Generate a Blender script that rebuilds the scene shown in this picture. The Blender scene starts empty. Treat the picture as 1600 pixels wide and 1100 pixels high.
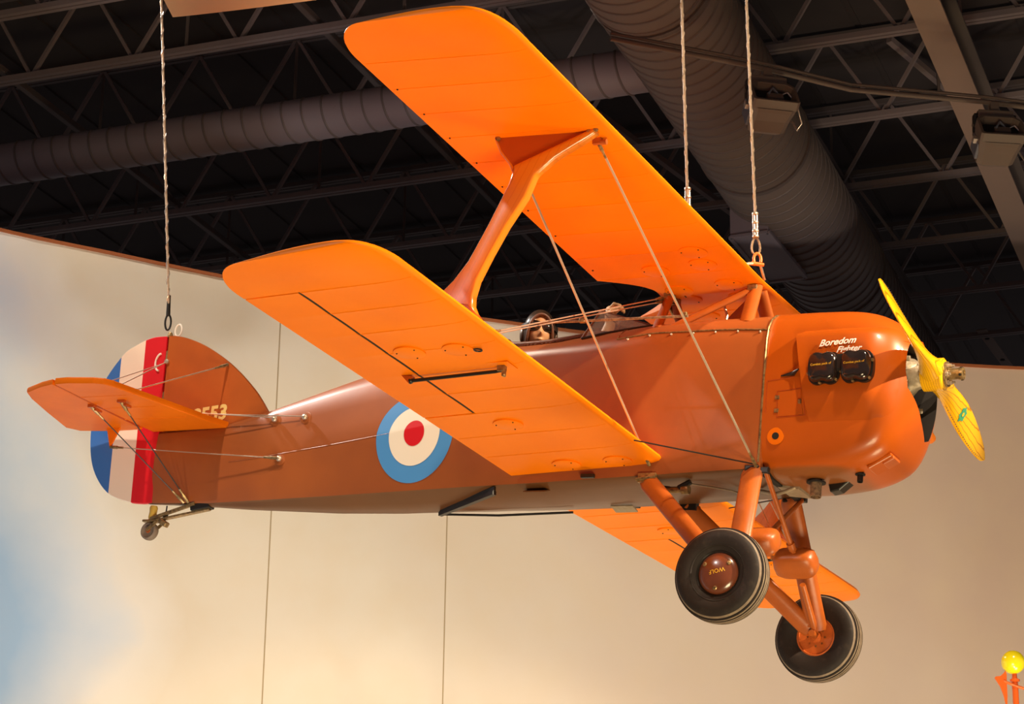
import bpy, bmesh, math, random
from mathutils import Vector, Matrix
random.seed(7)
PI = math.pi
SC = bpy.context.scene
COL = SC.collection

# ------------------------------------------------------------------ camera, world, lights, exposure
cam_d = bpy.data.cameras.new('camera'); cam = bpy.data.objects.new('camera', cam_d); COL.objects.link(cam)
cam_d.sensor_width = 36; cam_d.lens = 3784.69/1600*36; cam_d.clip_end = 200
_R = ((0.99989, 0.0, -0.01493), (-0.00492, 0.94422, -0.32929), (0.0141, 0.32932, 0.94411))   # columns right, forward, up
cam.matrix_world = Matrix(((_R[0][0], _R[0][2], -_R[0][1], 0), (_R[1][0], _R[1][2], -_R[1][1], 0),
                           (_R[2][0], _R[2][2], -_R[2][1], 1.6), (0, 0, 0, 1)))
SC.camera = cam
SC.view_settings.view_transform = 'Standard'; SC.view_settings.look = 'None'
SC.view_settings.exposure = 0.0; SC.view_settings.gamma = 1.0; SC.view_settings.use_curve_mapping = False
w = bpy.data.worlds.new('hall'); SC.world = w; w.use_nodes = True
w.node_tree.nodes['Background'].inputs[0].default_value = (0.46, 0.40, 0.40, 1)
w.node_tree.nodes['Background'].inputs[1].default_value = 0.27

def lamp(kind, name, loc, target, energy, color, size=0.3, angle=40, blend=0.4):
    d = bpy.data.lights.new(name, kind); o = bpy.data.objects.new(name, d); COL.objects.link(o)
    o.location = loc; d.energy = energy; d.color = color
    o.rotation_euler = (Vector(target)-Vector(loc)).to_track_quat('-Z', 'Y').to_euler()
    if kind == 'SPOT': d.spot_size = math.radians(angle); d.spot_blend = blend; d.shadow_soft_size = size
    if kind == 'AREA': d.shape = 'DISK'; d.size = size
    return o
PL = (1.3, 11.0, 5.2)
lamp('SPOT', 'key_spot', (7.5, 6.8, 9.3), (2.2, 9.0, 5.2), 7500, (1, .80, .54), .09, 34, .2)
lamp('SPOT', 'front_spot', (2.6, 7.0, 9.6), (1.2, 10.4, 5.2), 1350, (1, .80, .55), .10, 45, .25)
lamp('SPOT', 'tail_spot', (-3.0, 10.6, 9.4), (-1.3, 12.2, 5.4), 680, (1, .84, .66), .10, 52, .5)
lamp('SPOT', 'tip_spot', (-4.0, 6.8, 8.6), (0.0, 8.6, 5.5), 420, (1, .95, .88), .08, 34, .5)
lamp('SPOT', 'rim_spot', (-4.2, 14.3, 9.4), (0.3, 10.4, 5.4), 1700, (1, .93, .85), .10, 46)
lamp('SPOT', 'top_spot', (0.5, 13.6, 9.3), (0.6, 11.2, 5.4), 700, (1, .90, .78), .12, 60)
lamp('AREA', 'underside_fill', (1.0, 6.0, 0.4), (0.9, 10.6, 5.6), 400, (1, .80, .46), 2.4)  # unseen fill added to brighten the undersides like floor bounce
lamp('AREA', 'far_wing_fill', (4.0, 11.5, 0.4), (1.8, 12.2, 5.4), 130, (1, .80, .46), 1.6)  # added fill from below for the far wing, not a fixture of the hall
for x_, y_, e_ in ((-4.0, 11.2, 210), (-2.2, 12.1, 190), (-.3, 12.9, 90)):
    lamp('SPOT', 'wall_top_fill', (x_, y_, 9.35), (x_+1.0, y_+2.4, 6.4), e_, (1, .93, .78), .25, 62, .9)  # unseen spots added to lift the upper part of the wall
for k_, (x_, e_, c_) in enumerate(((-4.4, 340, (1, .99, 1.0)), (-2.6, 340, (1, .98, .98)), (-.8, 370, (1, .98, .98)), (1.0, 430, (1, .95, .91)), (2.8, 470, (1, .88, .77)), (4.6, 430, (1, .86, .75)))):
    lamp('SPOT', 'wall_fill', (x_, 9.4+.18*x_, .4), (x_-.4, 14.9+.30*x_, 6.5 if x_ < -2 else 6.0), e_, c_, .25, 48, .9)  # row of added fill spots that brightens the wall from floor level

# ------------------------------------------------------------------ materials
def mat(name, base, rough=.5, metal=0.0, coat=0.0, noise=None, bump=None, emit=None, spec=None):
    m = bpy.data.materials.new(name); m.use_nodes = True; nt = m.node_tree; b = nt.nodes['Principled BSDF']
    b.inputs['Base Color'].default_value = (*base, 1); b.inputs['Roughness'].default_value = rough
    b.inputs['Metallic'].default_value = metal; b.inputs['Coat Weight'].default_value = coat
    b.inputs['Coat Roughness'].default_value = .12
    if spec is not None: b.inputs['Specular IOR Level'].default_value = spec
    tc = nt.nodes.new('ShaderNodeTexCoord')
    if noise:      # (scale, second colour, low, high)
        n = nt.nodes.new('ShaderNodeTexNoise'); n.inputs['Scale'].default_value = noise[0]; n.inputs['Detail'].default_value = 6
        nt.links.new(tc.outputs['Object'], n.inputs['Vector'])
        r = nt.nodes.new('ShaderNodeValToRGB'); r.color_ramp.elements[0].position = noise[2]; r.color_ramp.elements[1].position = noise[3]
        r.color_ramp.elements[0].color = (*base, 1); r.color_ramp.elements[1].color = (*noise[1], 1)
        nt.links.new(n.outputs['Fac'], r.inputs['Fac']); nt.links.new(r.outputs['Color'], b.inputs['Base Color'])
    if bump:       # (scale, strength)
        n2 = nt.nodes.new('ShaderNodeTexNoise'); n2.inputs['Scale'].default_value = bump[0]; n2.inputs['Detail'].default_value = 4
        nt.links.new(tc.outputs['Object'], n2.inputs['Vector'])
        bp = nt.nodes.new('ShaderNodeBump'); bp.inputs['Strength'].default_value = bump[1]; bp.inputs['Distance'].default_value = .01
        nt.links.new(n2.outputs['Fac'], bp.inputs['Height']); nt.links.new(bp.outputs['Normal'], b.inputs['Normal'])
    return m

ORANGE = mat('orange_fabric_dope', (.94, .222, .002), .42, noise=(3, (.88, .195, .002), .35, .7), bump=(2.2, .12), spec=.10)
ORANGE_TAIL = mat('orange_tail_fabric', (.78, .16, .003), .42, noise=(4, (.68, .13, .003), .35, .7), bump=(5, .12), spec=.15)
BROWN = mat('copper_brown_dope', (.36, .092, .020), .34, noise=(2.5, (.27, .068, .018), .3, .7), bump=(3.0, .14), spec=.45)
COWLP = mat('copper_cowl_paint', (.47, .086, .004), .34, coat=.2, noise=(3, (.41, .073, .004), .3, .7), bump=(4, .05), spec=.3)
FIN = mat('copper_fin_fabric', (.42, .092, .010), .45, noise=(5, (.36, .078, .010), .3, .7), bump=(6, .1), spec=.3)
LEG = mat('copper_leg_paint', (.44, .10, .012), .38, noise=(14, (.38, .085, .012), .3, .7), bump=(60, .08))
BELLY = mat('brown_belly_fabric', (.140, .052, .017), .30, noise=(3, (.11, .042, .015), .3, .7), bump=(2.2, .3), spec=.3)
WOOD = mat('varnished_wood', (.72, .21, .012), .22, coat=.7)
WEB = mat('shaded_dark_varnish', (.42, .065, .008), .3, coat=.4)  # recess shade of the strut webs put into the colour; seams and fittings share it
BLACK = mat('black_metal', (.012, .010, .009), .35)
DARK = mat('dark_gap', (.010, .006, .005), .8)
RUBBER = mat('tyre_rubber', (.020, .014, .012), .62, noise=(26, (.040, .028, .021), .55, .8), bump=(70, .1), spec=.22)
RUBBERW = mat('worn_tread', (.17, .12, .085), .7, noise=(30, (.24, .18, .12), .4, .7))
STEEL = mat('wire_steel', (.62, .50, .38), .35, metal=.7)
BRASS = mat('brass_fitting', (.42, .28, .12), .4, metal=.7, noise=(60, (.16, .10, .05), .4, .7))
PIPE = mat('weathered_pipe', (.34, .22, .13), .6, metal=.4, noise=(70, (.16, .09, .06), .4, .65))
CAP = mat('maroon_hub_paint', (.16, .042, .018), .25, coat=.5, noise=(18, (.13, .034, .014), .3, .7))
RIM = mat('red_orange_rim', (.50, .10, .014), .4, noise=(30, (.40, .08, .012), .3, .7))
ALU = mat('cast_aluminium', (.42, .34, .25), .5, metal=.5, noise=(40, (.35, .27, .18), .4, .7), bump=(50, .3))
ROCK = mat('glossy_black_cover', (.018, .011, .010), .16, coat=.4)
WHITE = mat('white_paint', (.85, .80, .74), .5)
CREAMTXT = mat('pale_yellow_paint', (.80, .60, .20), .5)
YTXT = mat('yellow_paint', (.85, .46, .03), .4)
GREEN = mat('green_decal', (.05, .30, .16), .4)
BLUE = mat('roundel_blue', (.07, .27, .62), .4)
CREAM = mat('roundel_cream', (.86, .76, .64), .42)
RED = mat('roundel_red', (.62, .005, .012), .4)
LEATHER = mat('brown_leather', (.16, .06, .032), .4, bump=(90, .2))
SKIN = mat('plaster_skin', (.72, .36, .17), .38)
HELM = mat('dark_leather_helmet', (.085, .045, .028), .3, bump=(60, .15))
GOGG = mat('goggle_lens', (.02, .014, .012), .06, coat=.8)
JACKET = mat('brown_jacket', (.13, .06, .03), .5, bump=(40, .2))
GLOVE = mat('tan_glove', (.62, .34, .16), .5)
DUCT = mat('dark_duct_paint', (.150, .112, .095), .55)
SEAM = mat('dark_duct_seam', (.115, .090, .086), .6)  # seam strip a little darker than the duct walls
DUCTP = mat('grey_violet_duct_paint', (.20, .160, .175), .5)
JOIST = mat('joist_paint', (.19, .145, .14), .6)
JOISTD = mat('joist_web_paint', (.10, .076, .07), .65)
DECK = mat('dark_roof_deck', (.040, .029, .026), .8, noise=(1.3, (.028, .020, .020), .3, .7))
BEAM = mat('brown_beam_paint', (.20, .135, .105), .6)
FIXT = mat('fixture_grey', (.115, .082, .068), .45)
FIXB = mat('fixture_blue_grey', (.11, .115, .15), .4)
SHINY = mat('bright_cable', (.6, .52, .48), .25, metal=.6)
SHACK = mat('orange_shackle', (.80, .17, .02), .4)
ROPE = mat('steel_rope', (.52, .40, .30), .45, metal=.4, bump=(160, .6))
CREAMW = mat('cream_wing_skin', (1.0, .77, .50), .45, bump=(2, .2))
BALLY = mat('yellow_ball', (.90, .78, .01), .18, coat=.6)
POSTO = mat('orange_red_post', (.80, .13, .015), .22, coat=.5)
FLOORM = mat('hall_floor', (.40, .30, .22), .6, noise=(2, (.34, .25, .18), .3, .7))

def glass_mat():
    m = bpy.data.materials.new('windshield_glass'); m.use_nodes = True; nt = m.node_tree; b = nt.nodes['Principled BSDF']
    b.inputs['Base Color'].default_value = (.46, .38, .34, 1); b.inputs['Roughness'].default_value = .15
    b.inputs['Alpha'].default_value = .34
    return m
GLASS = glass_mat()
def cowl_bottom_shade(m):
    # underside shade put into the cowl colour: darker brown low down, fading towards the chin
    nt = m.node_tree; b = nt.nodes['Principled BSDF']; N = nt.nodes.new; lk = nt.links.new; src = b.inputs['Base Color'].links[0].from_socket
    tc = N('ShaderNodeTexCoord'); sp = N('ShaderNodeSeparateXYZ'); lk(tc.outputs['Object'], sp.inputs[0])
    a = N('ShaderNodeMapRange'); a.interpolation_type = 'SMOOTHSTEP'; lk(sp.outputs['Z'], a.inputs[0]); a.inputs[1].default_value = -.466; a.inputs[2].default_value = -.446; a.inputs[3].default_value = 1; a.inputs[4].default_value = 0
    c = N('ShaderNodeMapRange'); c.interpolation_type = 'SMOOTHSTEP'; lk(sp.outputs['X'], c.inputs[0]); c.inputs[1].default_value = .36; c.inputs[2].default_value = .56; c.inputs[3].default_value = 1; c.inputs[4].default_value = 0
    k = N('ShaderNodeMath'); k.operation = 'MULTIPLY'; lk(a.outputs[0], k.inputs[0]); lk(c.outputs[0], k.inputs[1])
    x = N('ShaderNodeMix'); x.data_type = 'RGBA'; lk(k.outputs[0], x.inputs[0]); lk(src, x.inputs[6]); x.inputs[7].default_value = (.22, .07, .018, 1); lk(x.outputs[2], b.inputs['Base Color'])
cowl_bottom_shade(COWLP)

def wood_lines(m, scale, dirv, dark):
    """fine lamination lines: real grain in the wood, fixed to the object."""
    nt = m.node_tree; b = nt.nodes['Principled BSDF']; tc = nt.nodes.new('ShaderNodeTexCoord')
    mp = nt.nodes.new('ShaderNodeMapping'); mp.inputs['Rotation'].default_value = dirv
    wv = nt.nodes.new('ShaderNodeTexWave'); wv.inputs['Scale'].default_value = scale; wv.inputs['Distortion'].default_value = 1.2
    wv.inputs['Detail'].default_value = 1.5; wv.inputs['Detail Scale'].default_value = .6
    r = nt.nodes.new('ShaderNodeValToRGB'); c = b.inputs['Base Color'].default_value[:]
    r.color_ramp.elements[0].color = (*dark, 1); r.color_ramp.elements[0].position = .0
    r.color_ramp.elements[1].color = c; r.color_ramp.elements[1].position = .10
    nt.links.new(tc.outputs['Object'], mp.inputs['Vector']); nt.links.new(mp.outputs['Vector'], wv.inputs['Vector'])
    nt.links.new(wv.outputs['Fac'], r.inputs['Fac']); nt.links.new(r.outputs['Color'], b.inputs['Base Color'])
PROP = mat('varnished_propeller', (.92, .47, .006), .25, coat=.6)
wood_lines(PROP, 27, (0, 0, 0), (.50, .17, .004))
wood_lines(WOOD, 9, (0, math.radians(-25), 0), (.66, .175, .010))

def rudder_mat():
    """Rudder stripes, flat print: red, cream and blue parallel to the hinge line."""
    m = mat('rudder_stripes', (.6, .01, .01), .42, bump=(7, .12)); nt = m.node_tree; b = nt.nodes['Principled BSDF']
    tc = nt.nodes.new('ShaderNodeTexCoord'); sp = nt.nodes.new('ShaderNodeSeparateXYZ'); nt.links.new(tc.outputs['Object'], sp.inputs[0])
    k = nt.nodes.new('ShaderNodeMath'); k.operation = 'MULTIPLY_ADD'; k.inputs[1].default_value = .071
    nt.links.new(sp.outputs['Z'], k.inputs[0]); nt.links.new(sp.outputs['X'], k.inputs[2])      # x + .071 z, hinge at -3.622
    r = nt.nodes.new('ShaderNodeValToRGB'); r.color_ramp.interpolation = 'CONSTANT'
    mr = nt.nodes.new('ShaderNodeMapRange'); mr.inputs[1].default_value = -4.2; mr.inputs[2].default_value = -3.6
    nt.links.new(k.outputs[0], mr.inputs[0]); nt.links.new(mr.outputs[0], r.inputs['Fac'])
    e = r.color_ramp.elements; e[0].position = 0; e[0].color = (.04, .15, .46, 1); e[1].position = (4.2-3.926)/.6; e[1].color = (.84, .68, .54, 1)
    e2 = e.new((4.2-3.770)/.6); e2.color = (.62, .005, .012, 1)
    nt.links.new(r.outputs['Color'], b.inputs['Base Color'])
    return m
RUDDER = rudder_mat()

def wall_mat():
    """Sky mural: base colour mixed from cream to tan towards the right, blue and white cloud on the left."""
    m = bpy.data.materials.new('sky_mural'); m.use_nodes = True; nt = m.node_tree; b = nt.nodes['Principled BSDF']
    b.inputs['Roughness'].default_value = .8; b.inputs['Specular IOR Level'].default_value = .15
    N = nt.nodes.new; lk = nt.links.new
    tc = N('ShaderNodeTexCoord'); sp = N('ShaderNodeSeparateXYZ'); lk(tc.outputs['Object'], sp.inputs[0])
    n1 = N('ShaderNodeTexNoise'); n1.inputs['Scale'].default_value = .9; n1.inputs['Detail'].default_value = 7; lk(tc.outputs['Object'], n1.inputs['Vector'])
    n2 = N('ShaderNodeTexNoise'); n2.inputs['Scale'].default_value = 3.2; n2.inputs['Detail'].default_value = 7; lk(tc.outputs['Object'], n2.inputs['Vector'])
    def math_(op, a, b_=None, c=None, clamp=False):
        x = N('ShaderNodeMath'); x.operation = op; x.use_clamp = clamp
        for i, v in enumerate((a, b_, c)):
            if v is None: continue
            if hasattr(v, 'is_linked'): lk(v, x.inputs[i])
            else: x.inputs[i].default_value = v
        return x.outputs[0]
    def mixc(f, a, c):
        x = N('ShaderNodeMix'); x.data_type = 'RGBA'; lk(f, x.inputs[0])
        for i, v in ((6, a), (7, c)):
            if hasattr(v, 'is_linked'): lk(v, x.inputs[i])
            else: x.inputs[i].default_value = (*v, 1)
        return x.outputs[2]
    # cream to tan along x
    f1 = math_('MULTIPLY_ADD', sp.outputs['X'], .23, .30); f1 = math_('ADD', f1, math_('MULTIPLY_ADD', n1.outputs['Fac'], .7, -.35), clamp=True)
    c1 = mixc(f1, (.76, .69, .57), (.60, .45, .35))
    f2 = math_('MULTIPLY_ADD', n2.outputs['Fac'], 2.2, -.85, True); c1 = mixc(math_('MULTIPLY', f2, .35), c1, (.70, .56, .36))
    # lower part paler
    f3 = math_('MULTIPLY_ADD', sp.outputs['Z'], -.30, 1.75, True); c1 = mixc(math_('MULTIPLY', f3, .45), c1, (.78, .74, .69))
    # cloud: white fringe then blue, only at the left
    bx = math_('MULTIPLY_ADD', sp.outputs['X'], -1.6, -3.45); bz = math_('MULTIPLY', math_('ABSOLUTE', math_('ADD', sp.outputs['Z'], -4.7)), -.62)
    blu = math_('ADD', math_('ADD', bx, bz), math_('MULTIPLY_ADD', n1.outputs['Fac'], 1.5, -.75))
    c2 = mixc(math_('MULTIPLY_ADD', blu, 1.0, .45, True), c1, (.88, .88, .86))
    c3 = mixc(math_('MULTIPLY_ADD', blu, 1.0, -.15, True), c2, (.38, .57, .82))
    lk(c3, b.inputs['Base Color'])
    return m
WALL = wall_mat()

# ------------------------------------------------------------------ helpers
def link(name, me, material, parent=None, smooth=True, kind=None):
    o = bpy.data.objects.new(name, me); COL.objects.link(o)
    if material: me.materials.append(material)
    if smooth:
        me.polygons.foreach_set('use_smooth', [True]*len(me.polygons))
    if parent: o.parent = parent
    if kind: o['kind'] = kind
    return o
def mk(name, vs, fs, material, parent=None, smooth=True, fix=True):
    me = bpy.data.meshes.new(name); me.from_pydata([tuple(v) for v in vs], [], fs); me.update()
    if fix:
        bm = bmesh.new(); bm.from_mesh(me); bmesh.ops.recalc_face_normals(bm, faces=bm.faces); bm.to_mesh(me); bm.free()
    return link(name, me, material, parent, smooth)
class MB:
    """collects simple solids into one mesh"""
    def __init__(s): s.v = []; s.f = []
    def add(s, vs, fs):
        k = len(s.v); s.v += [Vector(v) for v in vs]; s.f += [tuple(i+k for i in f) for f in fs]; return s
    def box(s, c, size, rot=None):
        c = Vector(c); h = Vector(size)/2; M = rot or Matrix.Identity(3)
        vs = [c+M@Vector((x*h.x, y*h.y, z*h.z)) for x in (-1, 1) for y in (-1, 1) for z in (-1, 1)]
        return s.add(vs, [(0, 1, 3, 2), (4, 6, 7, 5), (0, 4, 5, 1), (2, 3, 7, 6), (0, 2, 6, 4), (1, 5, 7, 3)])
    def bar(s, a, b, wx, wz, up=(0, 0, 1)):
        a, b = Vector(a), Vector(b); d = (b-a); L = d.length; d.normalize(); u = Vector(up)
        r = d.cross(u)
        if r.length < 1e-4: r = d.cross(Vector((1, 0, 0)))
        r.normalize(); n = r.cross(d); M = Matrix((r, d, n)).transposed()
        return s.box((a+b)/2, (wx, L, wz), M)
    def tube(s, pts, r, n=8, cap=True):
        pts = [Vector(p) for p in pts]; rs = r if isinstance(r, (list, tuple)) else [r]*len(pts)
        rings = []; prev = None
        for i, p in enumerate(pts):
            d = (pts[min(i+1, len(pts)-1)]-pts[max(i-1, 0)]).normalized()
            if prev is None:
                u = d.orthogonal().normalized()
            else: u = (prev-d*prev.dot(d)).normalized()
            prev = u; v = d.cross(u)
            rings.append([p+(u*math.cos(2*PI*k/n)+v*math.sin(2*PI*k/n))*rs[i] for k in range(n)])
        return s.rings(rings, cap)
    def rings(s, rings, cap=True, closed=True):
        n = len(rings[0]); vs = [v for r in rings for v in r]; fs = []
        for i in range(len(rings)-1):
            for k in range(n if closed else n-1):
                k2 = (k+1) % n; fs.append((i*n+k, i*n+k2, (i+1)*n+k2, (i+1)*n+k))
        if cap: fs.append(tuple(range(n-1, -1, -1))); fs.append(tuple((len(rings)-1)*n+k for k in range(n)))
        return s.add(vs, fs)
    def lathe(s, prof, origin, axis, n=32, cap=True):
        """prof: (radius, distance along the axis)"""
        o = Vector(origin); a = Vector(axis).normalized(); u = a.orthogonal().normalized(); v = a.cross(u)
        return s.rings([[o+a*h+(u*math.cos(2*PI*k/n)+v*math.sin(2*PI*k/n))*max(r, 1e-4) for k in range(n)] for r, h in prof], cap)
    def prism(s, pts, off):
        """polygon pts (3-D) extruded by vector off"""
        n = len(pts); a = [Vector(p) for p in pts]; b = [p+Vector(off) for p in a]
        return s.add(a+b, [tuple(range(n-1, -1, -1)), tuple(range(n, 2*n))]+[(i, (i+1) % n, n+(i+1) % n, n+i) for i in range(n)])
    def ball(s, c, r, nu=16, nv=10, M=None):
        c = Vector(c); r = Vector(r) if hasattr(r, '__len__') else Vector((r, r, r))
        rg = []
        for j in range(nv+1):
            t = -PI/2+PI*j/nv
            rg.append([c+(M or Matrix.Identity(3))@Vector((r.x*max(math.cos(t), 1e-3)*math.cos(2*PI*i/nu), r.y*max(math.cos(t), 1e-3)*math.sin(2*PI*i/nu), r.z*math.sin(t))) for i in range(nu)])
        return s.rings(rg)
    def build(s, name, material, parent=None, smooth=False, bevel=0, seg=2, kind=None):
        me = bpy.data.meshes.new(name); me.from_pydata([tuple(v) for v in s.v], [], s.f); me.update()
        bm = bmesh.new(); bm.from_mesh(me); bmesh.ops.recalc_face_normals(bm, faces=bm.faces)
        if bevel: bmesh.ops.bevel(bm, geom=[e for e in bm.edges if len(e.link_faces) == 2 and e.calc_face_angle(0) > .5], offset=bevel, segments=seg, profile=.5, affect='EDGES', clamp_overlap=True)
        bm.to_mesh(me); bm.free()
        o = link(name, me, material, parent, smooth, kind)
        if smooth: sharp(o)
        return o
def sharp(o, ang=50):
    me = o.data; bm = bmesh.new(); bm.from_mesh(me)
    for e in bm.edges:
        if len(e.link_faces) == 2 and e.calc_face_angle(0) > math.radians(ang): e.smooth = False
    bm.to_mesh(me); bm.free()
def tag(o, label, cat, group=None):
    o['label'] = label; o['category'] = cat
    if group: o['group'] = group
    return o
def empty(name, loc, label, cat, group=None):
    o = bpy.data.objects.new(name, None); COL.objects.link(o); o.location = loc; o.empty_display_size = .1
    return tag(o, label, cat, group)
def interp(tab, x):
    if x <= tab[0][0]: return tab[0][1:]
    for a, b in zip(tab, tab[1:]):
        if x <= b[0]:
            t = (x-a[0])/(b[0]-a[0]); return tuple(p+(q-p)*t for p, q in zip(a[1:], b[1:]))
    return tab[-1][1:]
def smooth_interp(tab, x):
    """Catmull-Rom through the rows of a table"""
    n = len(tab)
    if x <= tab[0][0]: return tab[0][1:]
    if x >= tab[-1][0]: return tab[-1][1:]
    for i in range(n-1):
        if x <= tab[i+1][0]:
            a, b = tab[i], tab[i+1]; p, q = tab[max(i-1, 0)], tab[min(i+2, n-1)]; h = b[0]-a[0]; t = (x-a[0])/h; out = []
            for k in range(1, len(a)):
                m0 = (b[k]-p[k])/(b[0]-p[0])*h; m1 = (q[k]-a[k])/(q[0]-a[0])*h
                out.append((2*t**3-3*t*t+1)*a[k]+(t**3-2*t*t+t)*m0+(-2*t**3+3*t*t)*b[k]+(t**3-t*t)*m1)
            return tuple(out)
def ss(a, b, x):
    t = min(1, max(0, (x-a)/(b-a))); return t*t*(3-2*t)
def text_mesh(name, s, size, place, material, parent, shear=0.0, align='LEFT', bold=0.0):
    """flat lettering laid on a surface: place(u, v) -> point"""
    cu = bpy.data.curves.new(name, 'FONT'); cu.body = s; cu.size = size; cu.shear = shear; cu.align_x = align; cu.resolution_u = 3; cu.offset = bold
    t = bpy.data.objects.new(name, cu); COL.objects.link(t)
    me = bpy.data.meshes.new_from_object(t.evaluated_get(bpy.context.evaluated_depsgraph_get()))
    bpy.data.objects.remove(t); bpy.data.curves.remove(cu)
    for v in me.vertices: v.co = place(v.co.x, v.co.y)
    me.materials.clear(); me.name = name
    return link(name, me, material, parent, False)
def boolean(o, cutter):
    m = o.modifiers.new('cut', 'BOOLEAN'); m.operation = 'DIFFERENCE'; m.object = cutter; m.solver = 'EXACT'
    dg = bpy.context.evaluated_depsgraph_get(); me = bpy.data.meshes.new_from_object(o.evaluated_get(dg))
    o.modifiers.clear(); old = o.data; o.data = me; bpy.data.meshes.remove(old)
    cm = cutter.data; bpy.data.objects.remove(cutter); bpy.data.meshes.remove(cm)
    return o

# ------------------------------------------------------------------ the setting
def structure(o, name=None): o['kind'] = 'structure'; return o
structure(MB().box((0, 8, -.05), (26, 40, .1)).build('floor', FLOORM))
plan = [(-7.4, 10.0), (-6.0, 11.35), (-4.6, 12.60), (-3.125, 13.688), (-2.517, 14.04), (-1.88, 14.41), (-1.0, 14.83), (-0.173, 15.156), (.8, 15.48), (1.9, 15.74), (3.06, 15.93), (3.5, 15.98), (5.0, 16.08), (8.0, 16.15)]
def wall_pt(x): return Vector((x, smooth_interp(plan, x)[0], 0))
wall = bpy.data.objects.new('wall_back', None); COL.objects.link(wall); structure(wall)
seams = [-7.4, -1.487, -.402, 8.0]
WTOP = 7.1
for i in range(3):
    x0 = seams[i]+(.004 if i else 0); x1 = seams[i+1]-(.004 if i < 2 else 0); n = max(4, int((x1-x0)/.2)); rings = []
    for k in range(n+1):
        p = wall_pt(x0+(x1-x0)*k/n); q = p+Vector((-.25, .97, 0))*.1
        rings.append([p, p+Vector((0, 0, WTOP)), q+Vector((0, 0, WTOP)), q])
    o = MB().rings(rings).build('panel', WALL, wall, True)
m = MB()
m.rings([[p+Vector((.003, -.012, WTOP)), p+Vector((.003, -.012, WTOP+.02)), p+Vector((-.04, .14, WTOP+.02)), p+Vector((-.04, .14, WTOP))] for p in (wall_pt(-7.4+15.4*k/60) for k in range(61))])
structure(m.build('fringe_strip_1', mat('wall_top_fringe', (.34, .10, .03), .6), None, True))  # added strip along the wall top, its red-brown standing for a lens colour fringe
m = MB()
m.rings([[wall_pt(x)+Vector((-.002, .004, 0)), wall_pt(x)+Vector((-.002, .004, WTOP)), wall_pt(x)+Vector((-.03, .08, WTOP)), wall_pt(x)+Vector((-.03, .08, 0))] for x in [-1.6+1.4*k/20 for k in range(21)]])
m.build('backing_strip', mat('seam_backing', (.42, .33, .20), .9), wall, True)

# building grid: G1 along the joists, G2 along the big duct
G1 = Vector((.9332, -.3593, 0)); G2 = Vector((.3593, .9332, 0))
def gp(a, b, z): return G1*a+G2*b+Vector((0, 0, z))
GM = Matrix((G1, G2, Vector((0, 0, 1)))).transposed()
# corrugated roof deck
m = MB(); rg = []
for k in range(0, 64):
    a = -24+k*.6
    for da, dz in ((0, 0), (.54, 0), (.55, .012), (.59, .012)):
        rg.append([gp(a+da, 8, 10.28+dz), gp(a+da, 42, 10.28+dz), gp(a+da, 42, 10.40), gp(a+da, 8, 10.40)])
structure(m.rings(rg).build('ceiling', DECK))

# ------------------------------------------------------------------ roof steel
def joist(b, label, a0=-14.2, a1=9.0, z0=9.5, z1=10.22, ph=0.0):
    j = empty('bar_joist', gp(0, b, z0), label, 'joist', None); loc = Vector(gp(0, b, z0))
    P = lambda a, db, z: gp(a, b+db, z)-loc
    m = MB()
    for db in (-.025, .025): m.bar(P(a0, db, z0+.0), P(a1, db, z0+.0), .036, .042)
    m.build('bottom_chord', JOIST, j)
    m = MB()
    for db in (-.025, .025): m.bar(P(a0, db, z1), P(a1, db, z1), .036, .042)
    m.build('top_chord', JOISTD, j)
    n = int((a1-a0)/.87); base = {}
    for k in range(n):
        a = a0+.3+ph+k*.87
        if not (-13 < a < 2.2): continue
        for key, s, t in (('u', 0, .435), ('d', 0, -.435), ('v', .435, .435)):
            if key == 'v' and k % 2: continue
            A = Vector(P(a, 0, z0)); 
            if key not in base:
                mm = MB()
                if key == 'v': mm.bar(P(a+.435, 0, z0+.03), P(a+.435, 0, z1), .022, .022)
                else: mm.bar(P(a, 0, z0), P(a+t, 0, z1), .030, .026)
                o = mm.build('web_member', JOISTD if key == 'v' else JOIST, j); base[key] = (o, a)
            else:
                o0, aa = base[key]; o = o0.copy(); COL.objects.link(o); o.parent = j; o.location = G1*(a-aa)
    return j
offs = [(13.18, 'steel bar joist nearest the camera, above the tip of the upper wing'),
        (14.12, 'steel bar joist in front of the slim duct, its double chord crossing the rear cable'),
        (15.50, 'steel bar joist just behind the small violet-grey duct'),
        (16.86, 'steel bar joist second behind the slim duct, its chord just below that duct'),
        (18.17, 'steel bar joist third behind the slim duct, right of the big duct'),
        (19.55, 'steel bar joist fourth behind the small duct, seen behind the pilot'),
        (20.85, 'steel bar joist second from the back of the hall'),
        (22.1, 'steel bar joist farthest back, over the mural wall beside the propeller')]
for i, (b, l) in enumerate(offs): joist(b, l, ph=(i % 3)*.21)
# bridging angles under the deck, across the joists
for a, l in ((-9.6, 'thin bridging bar under the roof at far left of the hall'), (-7.0, 'thin bridging bar under the roof above the tail fin'), (-4.1, 'thin bridging bar under the roof above the upper wing tip'), (-1.6, 'thin bridging bar under the roof just right of the big duct')):
    m = MB(); m.bar(gp(a, 10, 9.57), gp(a, 24, 9.57), .045, .012); m.bar(gp(a+.02, 10, 9.59), gp(a+.02, 24, 9.59), .012, .045)
    tag(m.build('bridging_bar', JOISTD), l, 'steel bar')
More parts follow.
